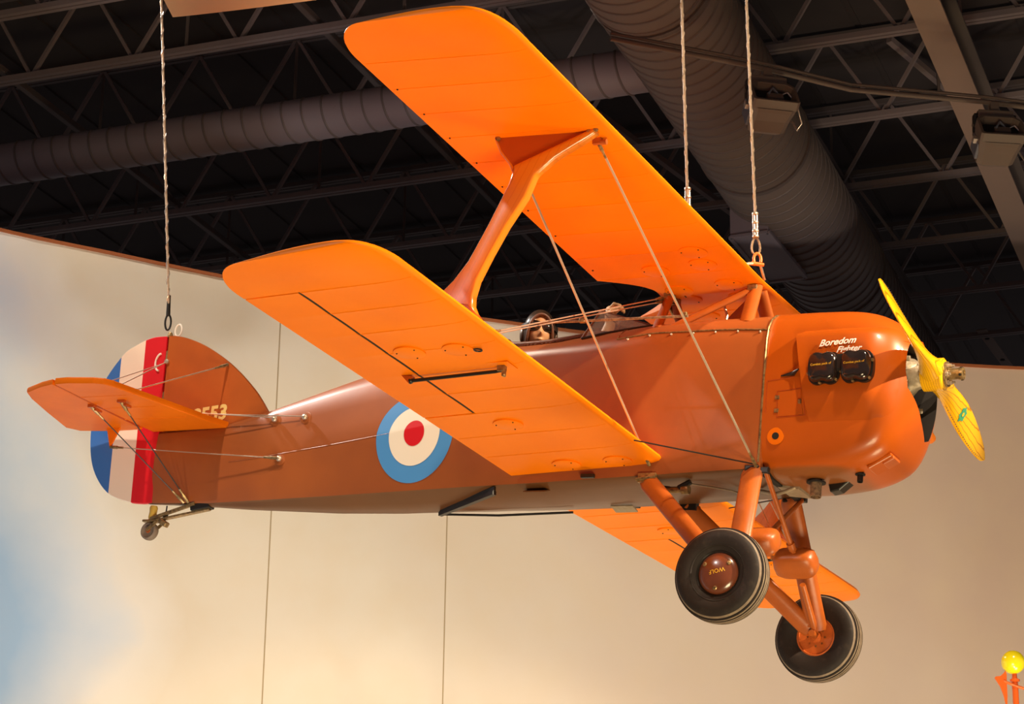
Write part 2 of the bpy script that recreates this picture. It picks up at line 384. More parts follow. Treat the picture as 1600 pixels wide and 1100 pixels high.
# sloping cross braces
for (a, b, c, e, l) in ((-6.1, 16.86, -4.9, 19.5, 'diagonal roof brace behind the left duct'), (-.9, 15.5, -.1, 17.6, 'diagonal roof brace between big duct and flat brown beam'), (-3.4, 16.9, -2.2, 19.5, 'diagonal roof brace behind the orange strut'), (.2, 16.86, 1.0, 18.17, 'diagonal roof brace behind right floodlight')):
    m = MB(); m.bar(gp(a, b, 10.15), gp(c, e, 9.52), .05, .05); tag(m.build('diagonal_brace', JOIST), l, 'steel brace')
# flat beam at upper right: I-section, soffit seen from below
BA = (2.5, 13.37); d_ = Vector((.365, 1, 0)).normalized(); r_ = Vector((d_.y, -d_.x, 0))
bs = Vector((2.50, 13.37, 8.6))-d_*4; be = Vector((2.50, 13.37, 8.6))+d_*9.0
beam = empty('steel_beam', bs, 'flat brown I-beam slanting across the upper right corner behind the right floodlight', 'beam')
MB().bar(bs-bs, be-bs, .20, .018).build('bottom_flange', BEAM, beam)
MB().bar(Vector((0, 0, .16)), be-bs+Vector((0, 0, .16)), .014, .30).build('web', JOISTD, beam)
MB().bar(Vector((0, 0, .32)), be-bs+Vector((0, 0, .32)), .20, .018).build('top_flange', JOISTD, beam)
# perforated strap
sa, sb = Vector((4.486, 21.796, 9.5)), Vector((4.95, 22.85, 9.5))
m = MB(); m.bar(sa, sb, .10, .012); tag(m.build('steel_strap', BEAM), 'short flat punched strap hanging over the mural wall right of the propeller', 'strap')
st = bpy.data.objects['steel_strap']
for f in (.22, .8):
    p = sa.lerp(sb, f); MB().lathe([(.022, 0), (.022, .006)], p-Vector((0, 0, .008)), (0, 0, -1), 14).build('bolt_hole', DARK, st)
# ducts -------------------------------------------------------------
def spiral_duct(name, p0, p1, r, pitch, material, label, rib=.008):
    p0, p1 = Vector(p0), Vector(p1); L = (p1-p0).length; d = (p1-p0).normalized(); u = d.orthogonal().normalized(); v = d.cross(u)
    e = empty(name, p0, label, 'duct')
    n = 48; rings = []; ns = int(L/.25)
    rings = [[(u*math.cos(2*PI*k/n)+v*math.sin(2*PI*k/n))*r+d*(L*i/ns) for k in range(n)] for i in range(ns+1)]
    MB().rings(rings).build('duct_wall', material, e, True)
    # raised helical lock seam
    vs = []; fs = []; per = 48; tot = int(L/pitch*per)
    for i in range(tot+1):
        t = 2*PI*i/per; h = pitch*i/per; c = u*math.cos(t)+v*math.sin(t)
        vs += [c*(r-.002)+d*(h-.010), c*(r+rib)+d*(h-.006), c*(r+rib)+d*(h+.006), c*(r-.002)+d*(h+.010)]
    for i in range(tot):
        for k in range(3): fs.append((i*4+k, i*4+k+1, i*4+k+5, i*4+k+4))
    mk('spiral_seam', vs, fs, SEAM, e, True)
    return e
big0 = Vector((.933, 13.803, 8.8)); bd = Vector((.363, 1, 0)).normalized()
big = spiral_duct('ventilation_duct', big0-bd*5.0, big0+bd*11.5, .405, .135, DUCT, 'large dark brown spiral duct running away above the propeller')
small = spiral_duct('ventilation_duct', (-7.6, 18.02, 8.8), (1.05, 14.745, 8.8), .155, .155, DUCTP, 'slim violet-grey spiral duct crossing behind the upper wing tip', .006)
# hanger straps of the ducts
for t in (2.2, 4.7, 7.3, 10.0, 12.6):
    p = big0-bd*5+bd*t-(big0-bd*5.0); m = MB()
    rg = [[p+(bd.cross(Vector((0, 0, 1)))*math.cos(a)+Vector((0, 0, 1))*math.sin(a))*rr+bd*s for rr, s in ((.404, -.02), (.420, -.02), (.420, .02), (.404, .02))] for a in [2*PI*k/32 for k in range(33)]]
    m.rings(rg, cap=False); m.bar(p+Vector((0, 0, .41)), p+Vector((0, 0, 1.4)), .02, .02, (1, 0, 0)); m.build('hanger', JOISTD, big)
# boxed branch under the big duct
bx = empty('duct_box', (1.88, 17.06, 8.35), 'square sheet-metal duct box half hidden below the big duct, above the wing', 'duct')
m = MB(); c = [Vector(p)-Vector((1.88, 17.06, 8.35)) for p in ((1.608, 16.697, 8.35), (1.984, 17.614, 8.35), (2.265, 17.50, 8.35), (1.876, 16.58, 8.35))]
m.prism(c, (0, 0, .6)); m.build('box_shell', DUCTP, bx)
for i in range(4):
    MB().bar(c[i], c[(i+1) % 4], .03, .02).build('flange', DUCTP, bx)
# lighting pipe and two floodlights --------------------------------
pipe_pts = [(.55, 12.8, 8.02), (1.448, 13.111, 8.0), (2.043, 13.401, 8.0), (2.911, 13.553, 8.0), (3.9, 13.80, 8.0)]
tag(MB().tube(pipe_pts, .017, 8).tube([Vector(p)+Vector((0, 0, .035)) for p in pipe_pts], .011, 8).build('lighting_pipe', FIXT, None, True), 'thin brown lighting pipe joining the two ceiling floodlights', 'pipe')
def floodlight(loc, rz, label):
    e = empty('floodlight', loc, label, 'floodlight', 'ceiling floodlights'); e.rotation_euler = (0, 0, rz)
    MB().box((0, 0, .0), (.22, .09, .055)).build('mount_plate', FIXT, e, bevel=.006)
    for s in (-1, 1):
        m = MB(); m.bar((s*.125, 0, -.0), (s*.125, .02, -.19), .016, .05, (0, 1, 0))
        m.bar((s*.08, 0, 0), (s*.132, 0, 0), .05, .018); m.build('yoke_arm', BLACK, e, bevel=.004)
        for z in (-.06, -.12): MB().lathe([(.012, 0), (.012, .004)], (s*.134, .01, z), (s, 0, 0), 10).build('slot', FIXT, e)
    R = Matrix.Rotation(math.radians(-32), 3, 'X')
    def prof(wd, h, y, z): return [R@Vector((x*wd, y, z+zz*h))+Vector((0, 0, -.20)) for x, zz in ((-1, -.75), (-.75, -1), (.75, -1), (1, -.75), (1, .75), (.75, 1), (-.75, 1), (-1, .75))]
    m = MB(); m.rings([prof(.085, .05, .12, .01), prof(.115, .075, .09, .005), prof(.125, .085, 0, 0), prof(.135, .095, -.07, -.01), prof(.14, .10, -.10, -.01)]); m.build('housing', FIXT, e, bevel=.004)
    def ring(a, b, y): return [R@Vector((x*a, y, z*b))+Vector((0, 0, -.20)) for x, z in ((-1, -.9), (-.9, -1), (.9, -1), (1, -.9), (1, .6), (.7, 1), (-.7, 1), (-1, .6))]
    MB().rings([ring(.143, .103, -.098), ring(.143, .103, -.16), ring(.125, .086, -.16), ring(.118, .080, -.105)], False).build('rear_frame', FIXT, e, bevel=.003)
    MB().prism(ring(.119, .081, -.106), (0, .004, 0)).build('rear_recess', DARK, e)
    MB().tube([R@Vector((.05, -.11, .03))+Vector((0, 0, -.2)), R@Vector((.0, -.15, .05))+Vector((0, 0, -.2)), R@Vector((-.03, -.14, .0))+Vector((0, 0, -.2)), R@Vector((-.02, -.11, -.02))+Vector((0, 0, -.2))], .008, 6).build('rear_cable', FIXB, e, True)
    MB().box(R@Vector((.01, -.12, -.01))+Vector((0, 0, -.2)), (.10, .04, .05), R).build('ballast_box', FIXT, e, bevel=.006)
    MB().box(R@Vector((-.128, .0, 0))+Vector((0, 0, -.2)), (.02, .11, .13), R).build('side_cheek', FIXB, e, bevel=.005)
    MB().box(R@Vector((-.142, -.03, -.01))+Vector((0, -.02, -.19)), (.035, .035, .04), R).build('junction_box', SHINY, e, bevel=.003)
    MB().box(R@Vector((-.10, -.04, -.06))+Vector((0, -.03, -.2)), (.014, .012, .035), R).build('latch', BRASS, e)
    MB().box(R@Vector((0, .02, .10))+Vector((0, 0, -.2)), (.20, .17, .02), R).build('top_plate', BLACK, e, bevel=.004)
    m = MB(); m.tube([(.06, -.05, -.10), (.10, -.08, -.09), (.15, -.09, -.16), (.19, -.06, -.27), (.175, -.02, -.30), (.14, .02, -.2), (.12, .02, -.1)], .006, 6); m.build('power_cable', SHINY, e, True)
    m = MB(); m.bar((0, 0, .03), (0, 0, .09), .05, .05); m.build('pipe_clamp', FIXT, e)
    return e
floodlight((1.50, 13.13, 7.905), math.radians(12), 'ceiling floodlight hanging in front of the big duct')
floodlight((2.94, 13.56, 7.905), math.radians(6), 'ceiling floodlight hanging in front of the flat brown beam at right')

# ================================================================== the biplane, in its own frame: x forward, y to port, z up
AM = Matrix(((0.88934, 0.44881, 0.08741, 1.3043), (-0.44847, 0.89346, -0.02464, 11.0666), (-0.08915, -0.01728, 0.99587, 5.2869), (0, 0, 0, 1)))
AP = empty('biplane', (0, 0, 0), 'small orange and copper-brown biplane with roundel and striped rudder hanging on cables', 'airplane')
AP.matrix_world = AM

# ---------------------------------------------------------------- fuselage
# x: keel z, lower half width, lower z, mid half width, mid z, upper half width, upper z, shoulder half width, shoulder z, top z
FUS = [(-3.62, -.488, .010, -.484, .014, -.28, .012, -.095, .006, -.085, -.080),
       (-3.20, -.515, .040, -.503, .046, -.285, .038, -.092, .020, -.070, -.058),
       (-2.95, -.535, .072, -.507, .076, -.275, .060, -.050, .030, -.015, .000),
       (-2.40, -.566, .140, -.512, .150, -.235, .110, .060, .055, .130, .158),
       (-2.00, -.575, .188, -.513, .205, -.200, .160, .110, .090, .215, .255),
       (-1.55, -.566, .236, -.512, .250, -.150, .222, .130, .170, .240, .325),
       (-1.20, -.550, .254, -.508, .268, -.120, .256, .140, .205, .228, .320),
       (-0.95, -.530, .262, -.502, .275, -.110, .266, .150, .205, .248, .340),
       (-0.60, -.505, .266, -.490, .275, -.100, .272, .170, .205, .290, .350),
       (-0.25, -.485, .266, -.478, .272, -.100, .270, .167, .200, .298, .353),
       (0.02, -.475, .264, -.468, .268, -.100, .268, .165, .195, .300, .355)]
def fus_half(x):
    k, hl, zl, hm, zm, hu, zu, hs, zs, zt = interp(FUS, x)
    r = min(.03, hl*.4)
    out = [(0.0, k), (hl*.5, k*.55+zl*.45), (hl-r, zl-.004), (hl-r*.3, zl+r*.15), (hl, zl+r)]
    for t in (.35, .7): out.append((hl+(hm-hl)*t, zl+r+(zm-zl-r)*t))
    out.append((hm, zm))
    for t in (.33, .66): out.append((hm+(hu-hm)*t+.004*(1-abs(2*t-1)), zm+(zu-zm)*t))
    # rounded deck from upper longeron over the shoulder to the top
    A, B_, C_ = Vector((hu, zu)), Vector((hs, zs)), Vector((0, zt))
    out.append((hu, zu))
    for t in (.2, .4, .6, .8):      # quadratic through shoulder
        ctrl = B_*2-(A+C_)*.5
        p = A*(1-t)**2+ctrl*2*t*(1-t)+C_*t*t; out.append((max(p.x, 0), p.y))
    out.append((0.0, zt))
    return out
def side_y(x, z):
    """near-side half width of the fuselage at x, z"""
    h = fus_half(x)
    for a, b in zip(h, h[1:]):
        if a[1] <= z <= b[1] and b[1] > a[1]: return a[0]+(b[0]-a[0])*(z-a[1])/(b[1]-a[1])
    return h[4][0]
xs = [-3.62+.04*k for k in range(int(3.64/.04)+1)]+[.02]
rings = []
for x in xs:
    h = fus_half(x); rings.append([Vector((x, -y, z)) for y, z in h]+[Vector((x, y, z)) for y, z in h[-2:0:-1]])
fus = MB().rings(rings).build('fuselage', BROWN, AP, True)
# cockpit opening
m = MB(); n = 40
ell = [(-1.245+.275*math.copysign(abs(math.cos(t))**.75, math.cos(t)), .185*math.copysign(abs(math.sin(t))**.8, math.sin(t))) for t in [2*PI*k/n for k in range(n)]]
m.rings([[Vector((x, y, z)) for x, y in ell] for z in (-.36, .6)])
cut = m.build('cutter', BLACK, None)
cut.matrix_world = AM
boolean(fus, cut); sharp(fus, 42)
# belly colour: separate material on faces that look down
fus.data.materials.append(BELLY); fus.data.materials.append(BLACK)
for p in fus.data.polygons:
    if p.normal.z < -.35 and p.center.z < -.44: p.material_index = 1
    if abs(p.center.y) < .19 and -1.53 < p.center.x < -.96 and p.normal.length and p.center.z < .30 and p.center.z > -.37 and (p.normal.z > .9 or abs(p.normal.z) < .2): p.material_index = 2
def deck_z(x, y):
    h = fus_half(x); y = abs(y); best = h[-1][1]
    for a, b in zip(h[10:], h[11:]):
        if b[0] <= y <= a[0]: return a[1]+(b[1]-a[1])*((a[0]-y)/max(a[0]-b[0], 1e-6))
    return best
# padded leather rim
rim = [Vector((x, y, deck_z(x, y)+.006)) for x, y in ell]+[Vector((ell[0][0], ell[0][1], deck_z(*ell[0])+.006))]
rimo = MB().tube(rim, .013, 8, False).build('cockpit_rim', LEATHER, fus, True)
m = MB()
for k in range(120):
    t = 2*PI*(k+.5)/120; x = -1.245+.287*math.copysign(abs(math.cos(t))**.75, math.cos(t)); y = .199*math.copysign(abs(math.sin(t))**.8, math.sin(t))
    z = deck_z(x, y)+.004
    m.bar((x, y, z), (x+.010, y*.985, z+.006), .005, .005)
m.build('lacing', LEATHER, rimo, kind='stuff')
# metal top deck panel edge in front of the cockpit, and screws
m = MB()
zz = lambda x: deck_z(x, .256)+.001
m.tube([(x, -.2585, zz(x)) for x in [-.78+.05*k for k in range(17)]], .004, 6)
m.tube([(-.78, -y, deck_z(-.78, y)+.001) for y in (.2585, .24, .21, .18, .15)], .003, 6)
m.build('deck_panel_edge', BRASS, fus, True)
for k in range(7):
    x = -.72+.115*k; MB().ball((x, -.262, zz(x)-.012), .006, 8, 6).build('screw', STEEL, fus, True)
# roundel, printed on the near side
def disc(name, r, material, off, rz_up, rz_dn):
    vs = []; fs = []; n = 64; rn = 12; c = (-1.886, -.212)
    for i in range(rn+1):
        for k in range(n):
            t = 2*PI*k/n; rr = r*i/rn; dz = rr*math.sin(t); dz *= rz_up if dz > 0 else rz_dn
            x = c[0]+rr*math.cos(t); z = c[1]+dz; vs.append((x, -side_y(x, z)-off, z))
    for i in range(rn):
        for k in range(n): fs.append((i*n+k, i*n+(k+1) % n, (i+1)*n+(k+1) % n, (i+1)*n+k))
    return mk(name, vs, fs, material, fus)
disc('roundel_ring', .237, BLUE, .0025, .92, 1.10); disc('roundel_field', .156, CREAM, .0040, .92, 1.10); disc('roundel_centre', .062, RED, .0055, 1.05, 1.12)
# belly details
MB().bar((-1.80, -.01, -.585), (-1.38, -.235, -.545), .022, .02).bar((-1.80, -.01, -.572), (-1.38, -.235, -.527), .012, .03).build('step_bar', BLACK, fus)
MB().tube([(-1.80, -.01, -.585), (-1.5, .06, -.578), (-1.13, .15, -.545)], .006, 6).build('belly_cable', BLACK, fus, True)
MB().box((-1.17, -.19, -.527), (.12, .07, .008), Matrix.Rotation(.35, 3, 'X')).build('belly_hatch', BELLY, fus, bevel=.002)
MB().box((-.86, .17, -.527), (.12, .07, .008), Matrix.Rotation(-.2, 3, 'X')).build('belly_hatch', ALU, fus, bevel=.002)
m = MB(); m.lathe([(.016, 0), (.016, .12), (.024, .125), (.024, .16), (.012, .16)], (-.53, -.17, -.535), (1, 0, 0), 14); m.build('venturi_tube', BRASS, fus, True)
m = MB(); m.tube([(-.62, -.20, -.50), (-.56, -.19, -.52), (-.47, -.17, -.525)], .008, 6).tube([(-.36, -.18, -.50), (-.42, -.18, -.53)], .014, 6); m.build('venturi_bracket', BLACK, fus, True)
m = MB(); m.tube([(-.40, -.15, -.497), (-.30, -.10, -.503), (-.22, -.01, -.500), (-.17, .10, -.50)], .004, 6); m.build('belly_seam_strip', ALU, fus, True)
for x, y, z, s in ((-2.825, -.09, -.064, 1), (-2.621, -.105, -.068, 1), (-2.746, -.11, -.292, 1)):
    yy = -side_y(x, z)
    o = MB().lathe([(.034, .0), (.034, .004), (.026, .006)], (x, yy+.001, z), (0, -1, .12), 20).build('fairlead_plate', BROWN, fus, True)
    MB().lathe([(.004, 0), (.015, .004), (.017, .012), (.012, .02), (.004, .024)], (x, yy-.004, z), (0, -1, .1), 14).build('fairlead_ring', STEEL, o, True)
# side stringer lines pressing through the fabric
for z0_, z1_ in ((.0, .0),):
    MB().tube([(x, -side_y(x, interp(FUS, x)[4])-.0005, interp(FUS, x)[4]) for x in [-3.1+.1*k for k in range(19)]], .0022, 5).build('stringer', BROWN, fus, True)

# ---------------------------------------------------------------- wings
PK = [0, .0125, .025, .05, .1, .2, .3, .4, .5, .6, .7, .8, .9, 1.0]
PU = [.035, .0545, .065, .079, .096, .1136, .117, .114, .105, .0915, .0735, .0522, .028, .004]
PLo = [.035, .0193, .0147, .0093, .0042, .0003, 0, 0, 0, 0, 0, 0, 0, 0]
def pf(tab, k):
    for i in range(len(PK)-1):
        if k <= PK[i+1]:
            t = (k-PK[i])/(PK[i+1]-PK[i]); return tab[i]+(tab[i+1]-tab[i])*t
    return tab[-1]
BASEK = [0, .003, .0125, .03, .06, .1, .15, .2, .27, .34, .41, .48, .55, .62, .69, .76, .83, .90, .96, 1.0]
def sect(P, s, side, k0, k1, kn, th, sag=0.0):
    """closed wing section at span s from chord fraction k0 to k1 (kn: nominal trailing edge); P gives position and chord"""
    x0, z0, c, e = P(s); up = []; lo = []
    for t in BASEK:
        k = k0+(k1-k0)*t; q = (k-k0)/(kn-k0) if k0 > 0 and k0 < .5 else k/kn
        q = min(max(q, 0), 1)
        zu = pf(PU, q)*c*th; zl = pf(PLo, q)*c*th+sag*math.sin(PI*min(1, max(0, (q-.12)/.86)))
        if th < 1: zm = .035*c*(1-th); zu += zm*(1-q); zl += zm*(1-q)
        up.append(Vector((x0-k*c, -side*s, z0-k*e+zu))); lo.append(Vector((x0-k*c, -side*s, z0-k*e+zl)))
    return up+lo[::-1]
def PUW(s): return (-.127, .527+.0223*abs(s), .786, .015-.018*min(abs(s), 3))
def PLW(s): return (-.479-.0206*s, -.439+.0312*s, .798, .037)
RIBS = [.0, .27, .55, .83, 1.13, 1.40, 1.66, 1.92, 2.16, 2.40, 2.64, 2.80]
def sagf(s):
    for a, b in zip(RIBS, RIBS[1:]):
        if a <= s < b:
            t = (s-a)/(b-a); return .0035*math.sin(PI*t)**.5 if 0 < t < 1 else 0
    return 0
def tipk(s, tip, rl, rt, dl, dt):
    k0 = 0.0; k1 = 1.0
    if s > tip-rl: t = min(1, (s-tip+rl)/rl); k0 = dl*(1-math.sqrt(max(0, 1-t*t)))
    if s > tip-rt: t = min(1, (s-tip+rt)/rt); k1 = 1-dt*(1-math.sqrt(max(0, 1-t*t)))
    return k0, k1
TIP = 2.985
def stations(s0, extra=()):
    st = set(round(x, 4) for x in extra); s = s0
    for a, b in zip(RIBS, RIBS[1:]):
        for j in range(6):
            q = a+(b-a)*(j/6)
            if q >= s0: st.add(round(q, 4))
            if j == 0 and q-.012 > s0: st.add(round(q-.012, 4)); st.add(round(q+.012, 4))
    for t in (0, .2, .4, .55, .7, .8, .88, .94, .98, 1): st.add(round(2.72+(TIP-2.72)*t, 4))
    st.add(s0); return sorted(x for x in st if s0 <= x <= TIP)
def cutout(s):
    if s <= .06: return .70
    if s >= .27: return 1.0
    t = (s-.06)/.21; return .70+.30*(t**1.9)
def thick(s): return 1.0 if s < 2.72 else max(.12, math.sqrt(max(0, 1-((s-2.72)/(TIP-2.72))**2*.95)))
def wing(name, P, side, s0, kend, extra, material):
    rg = []
    for s in stations(s0, extra):
        k0, k1 = tipk(s, TIP, .26, .30, .16, .26); k1 = min(k1, kend(s)); kn = 1.0 if k1 < .999 and s < 2.7 else k1
        rg.append(sect(P, s, side, k0, k1, kn, thick(s), sagf(s)))
    o = MB().rings(rg).build(name, material, AP, True); return o
def covers(o, P, side, lst):
    for s, k in lst:
        x0, z0, c, e = P(s); vs = []; n = 28
        dz = P(s+.1)[1]-z0
        def at(a, b, h): return Vector((x0-k*c+a, -side*(s+b), z0-(k*c-a)/c*e+dz*b/.1-h))
        rg = [[at(r*math.cos(2*PI*i/n), r*math.sin(2*PI*i/n), h) for i in range(n)] for r, h in ((.070, -.004), (.070, .0035), (.064, .0055))]
        cv = MB().rings(rg).build('inspection_cover', ORANGE, o, True)
        for a in (.7, 2.8, 4.9): MB().ball(at(.055*math.cos(a), .055*math.sin(a), .006), .004, 6, 4).build('screw', DARK, cv)
AIL0, AIL1, HK = 1.13, 2.645, .672
def lower_end(s): return HK-.004 if AIL0+.001 < s < AIL1-.001 else 1.0
for side in (1, -1):
    u = wing('upper_wing', PUW, side, 0.0, cutout, (.06, .08, .1, .13, .16, .19, .22, .25, .27), ORANGE)
    covers(u, PUW, side, [(.517, .218), (.362, .235), (.09, .20), (.06, .55), (.328, .567)])
    l = wing('lower_wing', PLW, side, .262, lower_end, (AIL0, AIL0+.0015, AIL1-.0015, AIL1), ORANGE)
    covers(l, PLW, side, [(1.912, .548), (1.89, .268), (.961, .57), (.357, .567), (.352, .232)])
    # aileron
    rg = []
    for s in [AIL0+.010]+[q for q in stations(.3) if AIL0+.012 < q < AIL1-.012]+[AIL1-.010]:
        rg.append(sect(PLW, s, side, HK+.014, 1.0, 1.0, 1.0, sagf(s)))
    ai = MB().rings(rg).build('aileron', ORANGE, l, True)
    rg = []
    for s in (AIL0+.004, 1.5, 2.0, AIL1-.004):
        x0, z0, c, e = PLW(s); a_ = pf(PU, HK)*c
        rg.append([Vector((x0-k*c, -side*s, z0-k*e+h)) for k, h in ((HK-.008, .004), (HK+.018, .004), (HK+.018, a_-.006), (HK-.008, a_-.006))])
    MB().rings(rg).build('hinge_gap', DARK, l)
    # rib tape lines on the underside, each a slim raised strip
    for o, P, r0, hk in ((u, PUW, 1, None), (l, PLW, 2, 1)):
        for s in RIBS[r0:-1]:
            x0, z0, c, e = P(s); k1 = HK-.01 if hk and AIL0 < s < AIL1 else (min(.98, cutout(s)-.01) if not hk else .98)
            pts = []
            for k in [.03, .08, .2, .4, .55, k1]:
                pts.append((x0-k*c, -side*s, z0-k*e+pf(PLo, k)*c))
            MB().tube(pts, .0018, 5).build('rib_tape', ORANGE, o, True)
    # aileron push rod, control horn, bracket and tie-down ring
    x0, z0, c, e = PLW(1.66)
    a = Vector((x0-.155*c, -side*1.66, z0-.155*e-.022)); b = Vector((x0-.715*c, -side*1.66, z0-.715*e-.026))
    MB().tube([a, a.lerp(b, .06), b], [.005, .0085, .0085], 8).build('push_rod', BLACK, l, True)
    MB().box(a+Vector((.0, 0, .014)), (.035, .03, .035)).box(a+Vector((.012, 0, -.006)), (.014, .022, .04)).build('bell_crank', BRASS, l, bevel=.003)
    MB().prism([b+Vector((-.005, -.012, -.012)), b+Vector((.015, -.012, .018)), b+Vector((-.045, -.012, .026))], (0, .024, 0)).build('control_horn', WEB, ai)
    MB().ball(b, .014, 10, 8).build('rod_end', BLACK, ai, True)
    MB().box(a+Vector((-.02, 0, .024)), (.14, .10, .004)).build('crank_panel', ORANGE, l)
    rr = [PLW(1.874)[0]-.159*.798, -side*1.874, PLW(1.874)[1]-.012]
    MB().tube([Vector(rr)+Vector((.017*math.cos(t), .017*math.sin(t), 0)) for t in [2*PI*k/16 for k in range(17)]], .0035, 6, False).build('tie_down_ring', BLACK, l, True)
    for s in (.4, .83, 1.13, 1.40, 1.66, 1.92, 2.16, 2.40):
        x1, z1, c1, e1 = PUW(s); MB().ball((x1-.955*c1, -side*s, z1-.955*e1), .0055, 6, 4).build('drain_grommet', DARK, u)
    # root fairing fittings of the lower wing
    MB().box((-.86, -side*.275, -.485), (.07, .025, .02)).build('root_fitting', BLACK, l, bevel=.004)

# ---------------------------------------------------------------- interplane struts (laminated wood, I shape with flared ends)
fr = [(-.190, .585), (-.179, .562), (-.265, .512), (-.366, .460), (-.450, .390), (-.485, .289), (-.563, .162), (-.626, .035), (-.676, -.079), (-.690, -.15), (-.687, -.19), (-.661, -.24), (-.600, -.305)]
bk = [(-1.0, -.345), (-.93, -.20), (-.855, -.132), (-.794, -.071), (-.732, .013), (-.657, .170), (-.576, .356), (-.561, .421), (-.565, .442)]
for side in (1, -1):
    y = -side*1.87
    st_ = MB().prism([(x, y-.026, z) for x, z in fr+bk], (0, .052, 0)).build('interplane_strut', WOOD, AP, bevel=.016, seg=3)
    for p in st_.data.polygons: p.use_smooth = True
    sharp(st_, 30)
    MB().prism([(x, y-.009, z) for x, z in ((-.673, .597), (-.185, .577), (-.28, .518), (-.38, .465), (-.46, .40), (-.555, .41), (-.565, .442), (-.586, .462), (-.634, .518))], (0, .018, 0)).build('web_plate', WEB, st_)
    MB().prism([(x, y-.030, z) for x, z in ((-.61, -.31), (-.64, -.262), (-.70, -.19), (-.80, -.17), (-.88, -.2), (-.97, -.33))], (0, .060, 0)).build('foot_plate', WEB, st_, bevel=.008)
    MB().tube([(-.676, y, .597), (-.636, y, .518), (-.588, y, .462), (-.566, y, .42)], .010, 8).build('trailing_edge_strip', WOOD, st_, True)
    for x, z in ((-.655, .578), (-.215, .566), (-.185, .575)): MB().lathe([(.011, 0), (.011, .012), (.006, .014)], (x, y-side*.012, z), (0, -side, 0), 10).build('bolt', BRASS, st_)

# ---------------------------------------------------------------- cabane struts
def strut(name, a, b, chord, thk, material, parent, fwd=(1, 0, 0), taper=1.0):
    a, b = Vector(a), Vector(b); d = (b-a).normalized(); f = Vector(fwd); f = (f-d*f.dot(d)).normalized(); s = d.cross(f)
    rg = []; n = 16
    for t, sc in ((0, taper), (.04, 1), (.96, 1), (1, taper)):
        p = a.lerp(b, t); r = []
        for k in range(n):
            q = 2*PI*k/n; cx = math.cos(q); cy = math.sin(q)
            r.append(p+(f*(cx*chord/2-.0) + s*(cy*thk/2*(1.15 if cx > 0 else .85)))*sc)
        rg.append(r)
    return MB().rings(rg).build(name, material, parent, True)
FT = Vector((-.165, 0, .525)); RT = Vector((-.62, 0, .510))
for sy in (-1, 1):
    strut('cabane_strut', (FT.x, sy*.03, FT.z), (-.13, sy*.20, .275), .075, .036, LEG, AP)
    strut('cabane_strut', (RT.x, sy*.03, RT.z), (-.60, sy*.20, .275), .052, .030, LEG, AP)
    o = strut('cabane_brace', (FT.x-.02, sy*.045, FT.z-.015), (-.53, sy*.19, .28), .05, .026, LEG, AP)
    MB().box((FT.x-.005, sy*.05, FT.z-.01), (.05, .035, .03)).build('cabane_fitting', BRASS, AP, bevel=.004)
    MB().box((RT.x, sy*.035, RT.z-.01), (.045, .045, .035)).tube([(RT.x-.03, sy*.05, RT.z-.03), (RT.x+.03, sy*.03, RT.z)], .006, 6).build('cabane_fitting', BRASS, AP)
MB().tube([(-.33, .0, .49), (-.34, .01, .45), (-.32, .005, .40), (-.33, .01, .34)], .008, 6).build('fuel_hose', STEEL, AP, True)

# ---------------------------------------------------------------- windshield
WS = bpy.data.objects.new('windshield', None); COL.objects.link(WS); WS.parent = AP
def ring_at(t): return
apex = [(-.955, -.11, .425), (-.955, .11, .425)]; base = [(-1.01, -.205, deck_z(-1.01, .205)), (-.64, -.10, deck_z(-.64, .10)), (-.64, .10, deck_z(-.64, .10)), (-1.01, .205, deck_z(-1.01, .205))]
def pane(name, q, t=.004):
    q = [Vector(p) for p in q]; n_ = (q[1]-q[0]).cross(q[2]-q[0]).normalized()*t
    return MB().prism(q, n_).build(name, GLASS, WS)
# curved lower edge follows the deck
def edge(a, b, n=8):
    r = []
    for i in range(n+1):
        x = a[0]+(b[0]-a[0])*i/n; y = a[1]+(b[1]-a[1])*i/n; r.append((x, y, deck_z(x, y)+.004))
    return r
for sy in (-1, 1):
    e1 = edge((-1.0, sy*.205), (-.66, sy*.11)); top = Vector((-.955, sy*.11, .425))
    vs = [top]+[Vector(p) for p in e1]; nn = Vector((0, -sy*.003, .001))
    mk('glass_pane', vs+[v+nn for v in vs], [tuple(range(len(vs))), tuple(range(2*len(vs)-1, len(vs)-1, -1))]+[(i, (i+1) % len(vs), len(vs)+(i+1) % len(vs), len(vs)+i) for i in range(len(vs))], GLASS, WS, False)
    MB().tube([e1[0], top], .006, 8).build('frame', LEATHER, WS, True)
    MB().tube([top, e1[-1]], .004, 8).build('frame', LEATHER, WS, True)
    MB().tube(e1, .008, 8).build('rubber_seal', BLACK, WS, True)
f0 = edge((-.66, -.11), (-.66, .11), 6); vs = [Vector((-.955, -.11, .425))]+[Vector(p) for p in f0]+[Vector((-.955, .11, .425))]
mk('glass_pane', vs+[v+Vector((-.003, 0, -.002)) for v in vs], [tuple(range(len(vs))), tuple(range(2*len(vs)-1, len(vs)-1, -1))]+[(i, (i+1) % len(vs), len(vs)+(i+1) % len(vs), len(vs)+i) for i in range(len(vs))], GLASS, WS, False)
MB().tube([(-.955, -.11, .425), (-.955, .11, .425)], .005, 8).build('frame', LEATHER, WS, True)

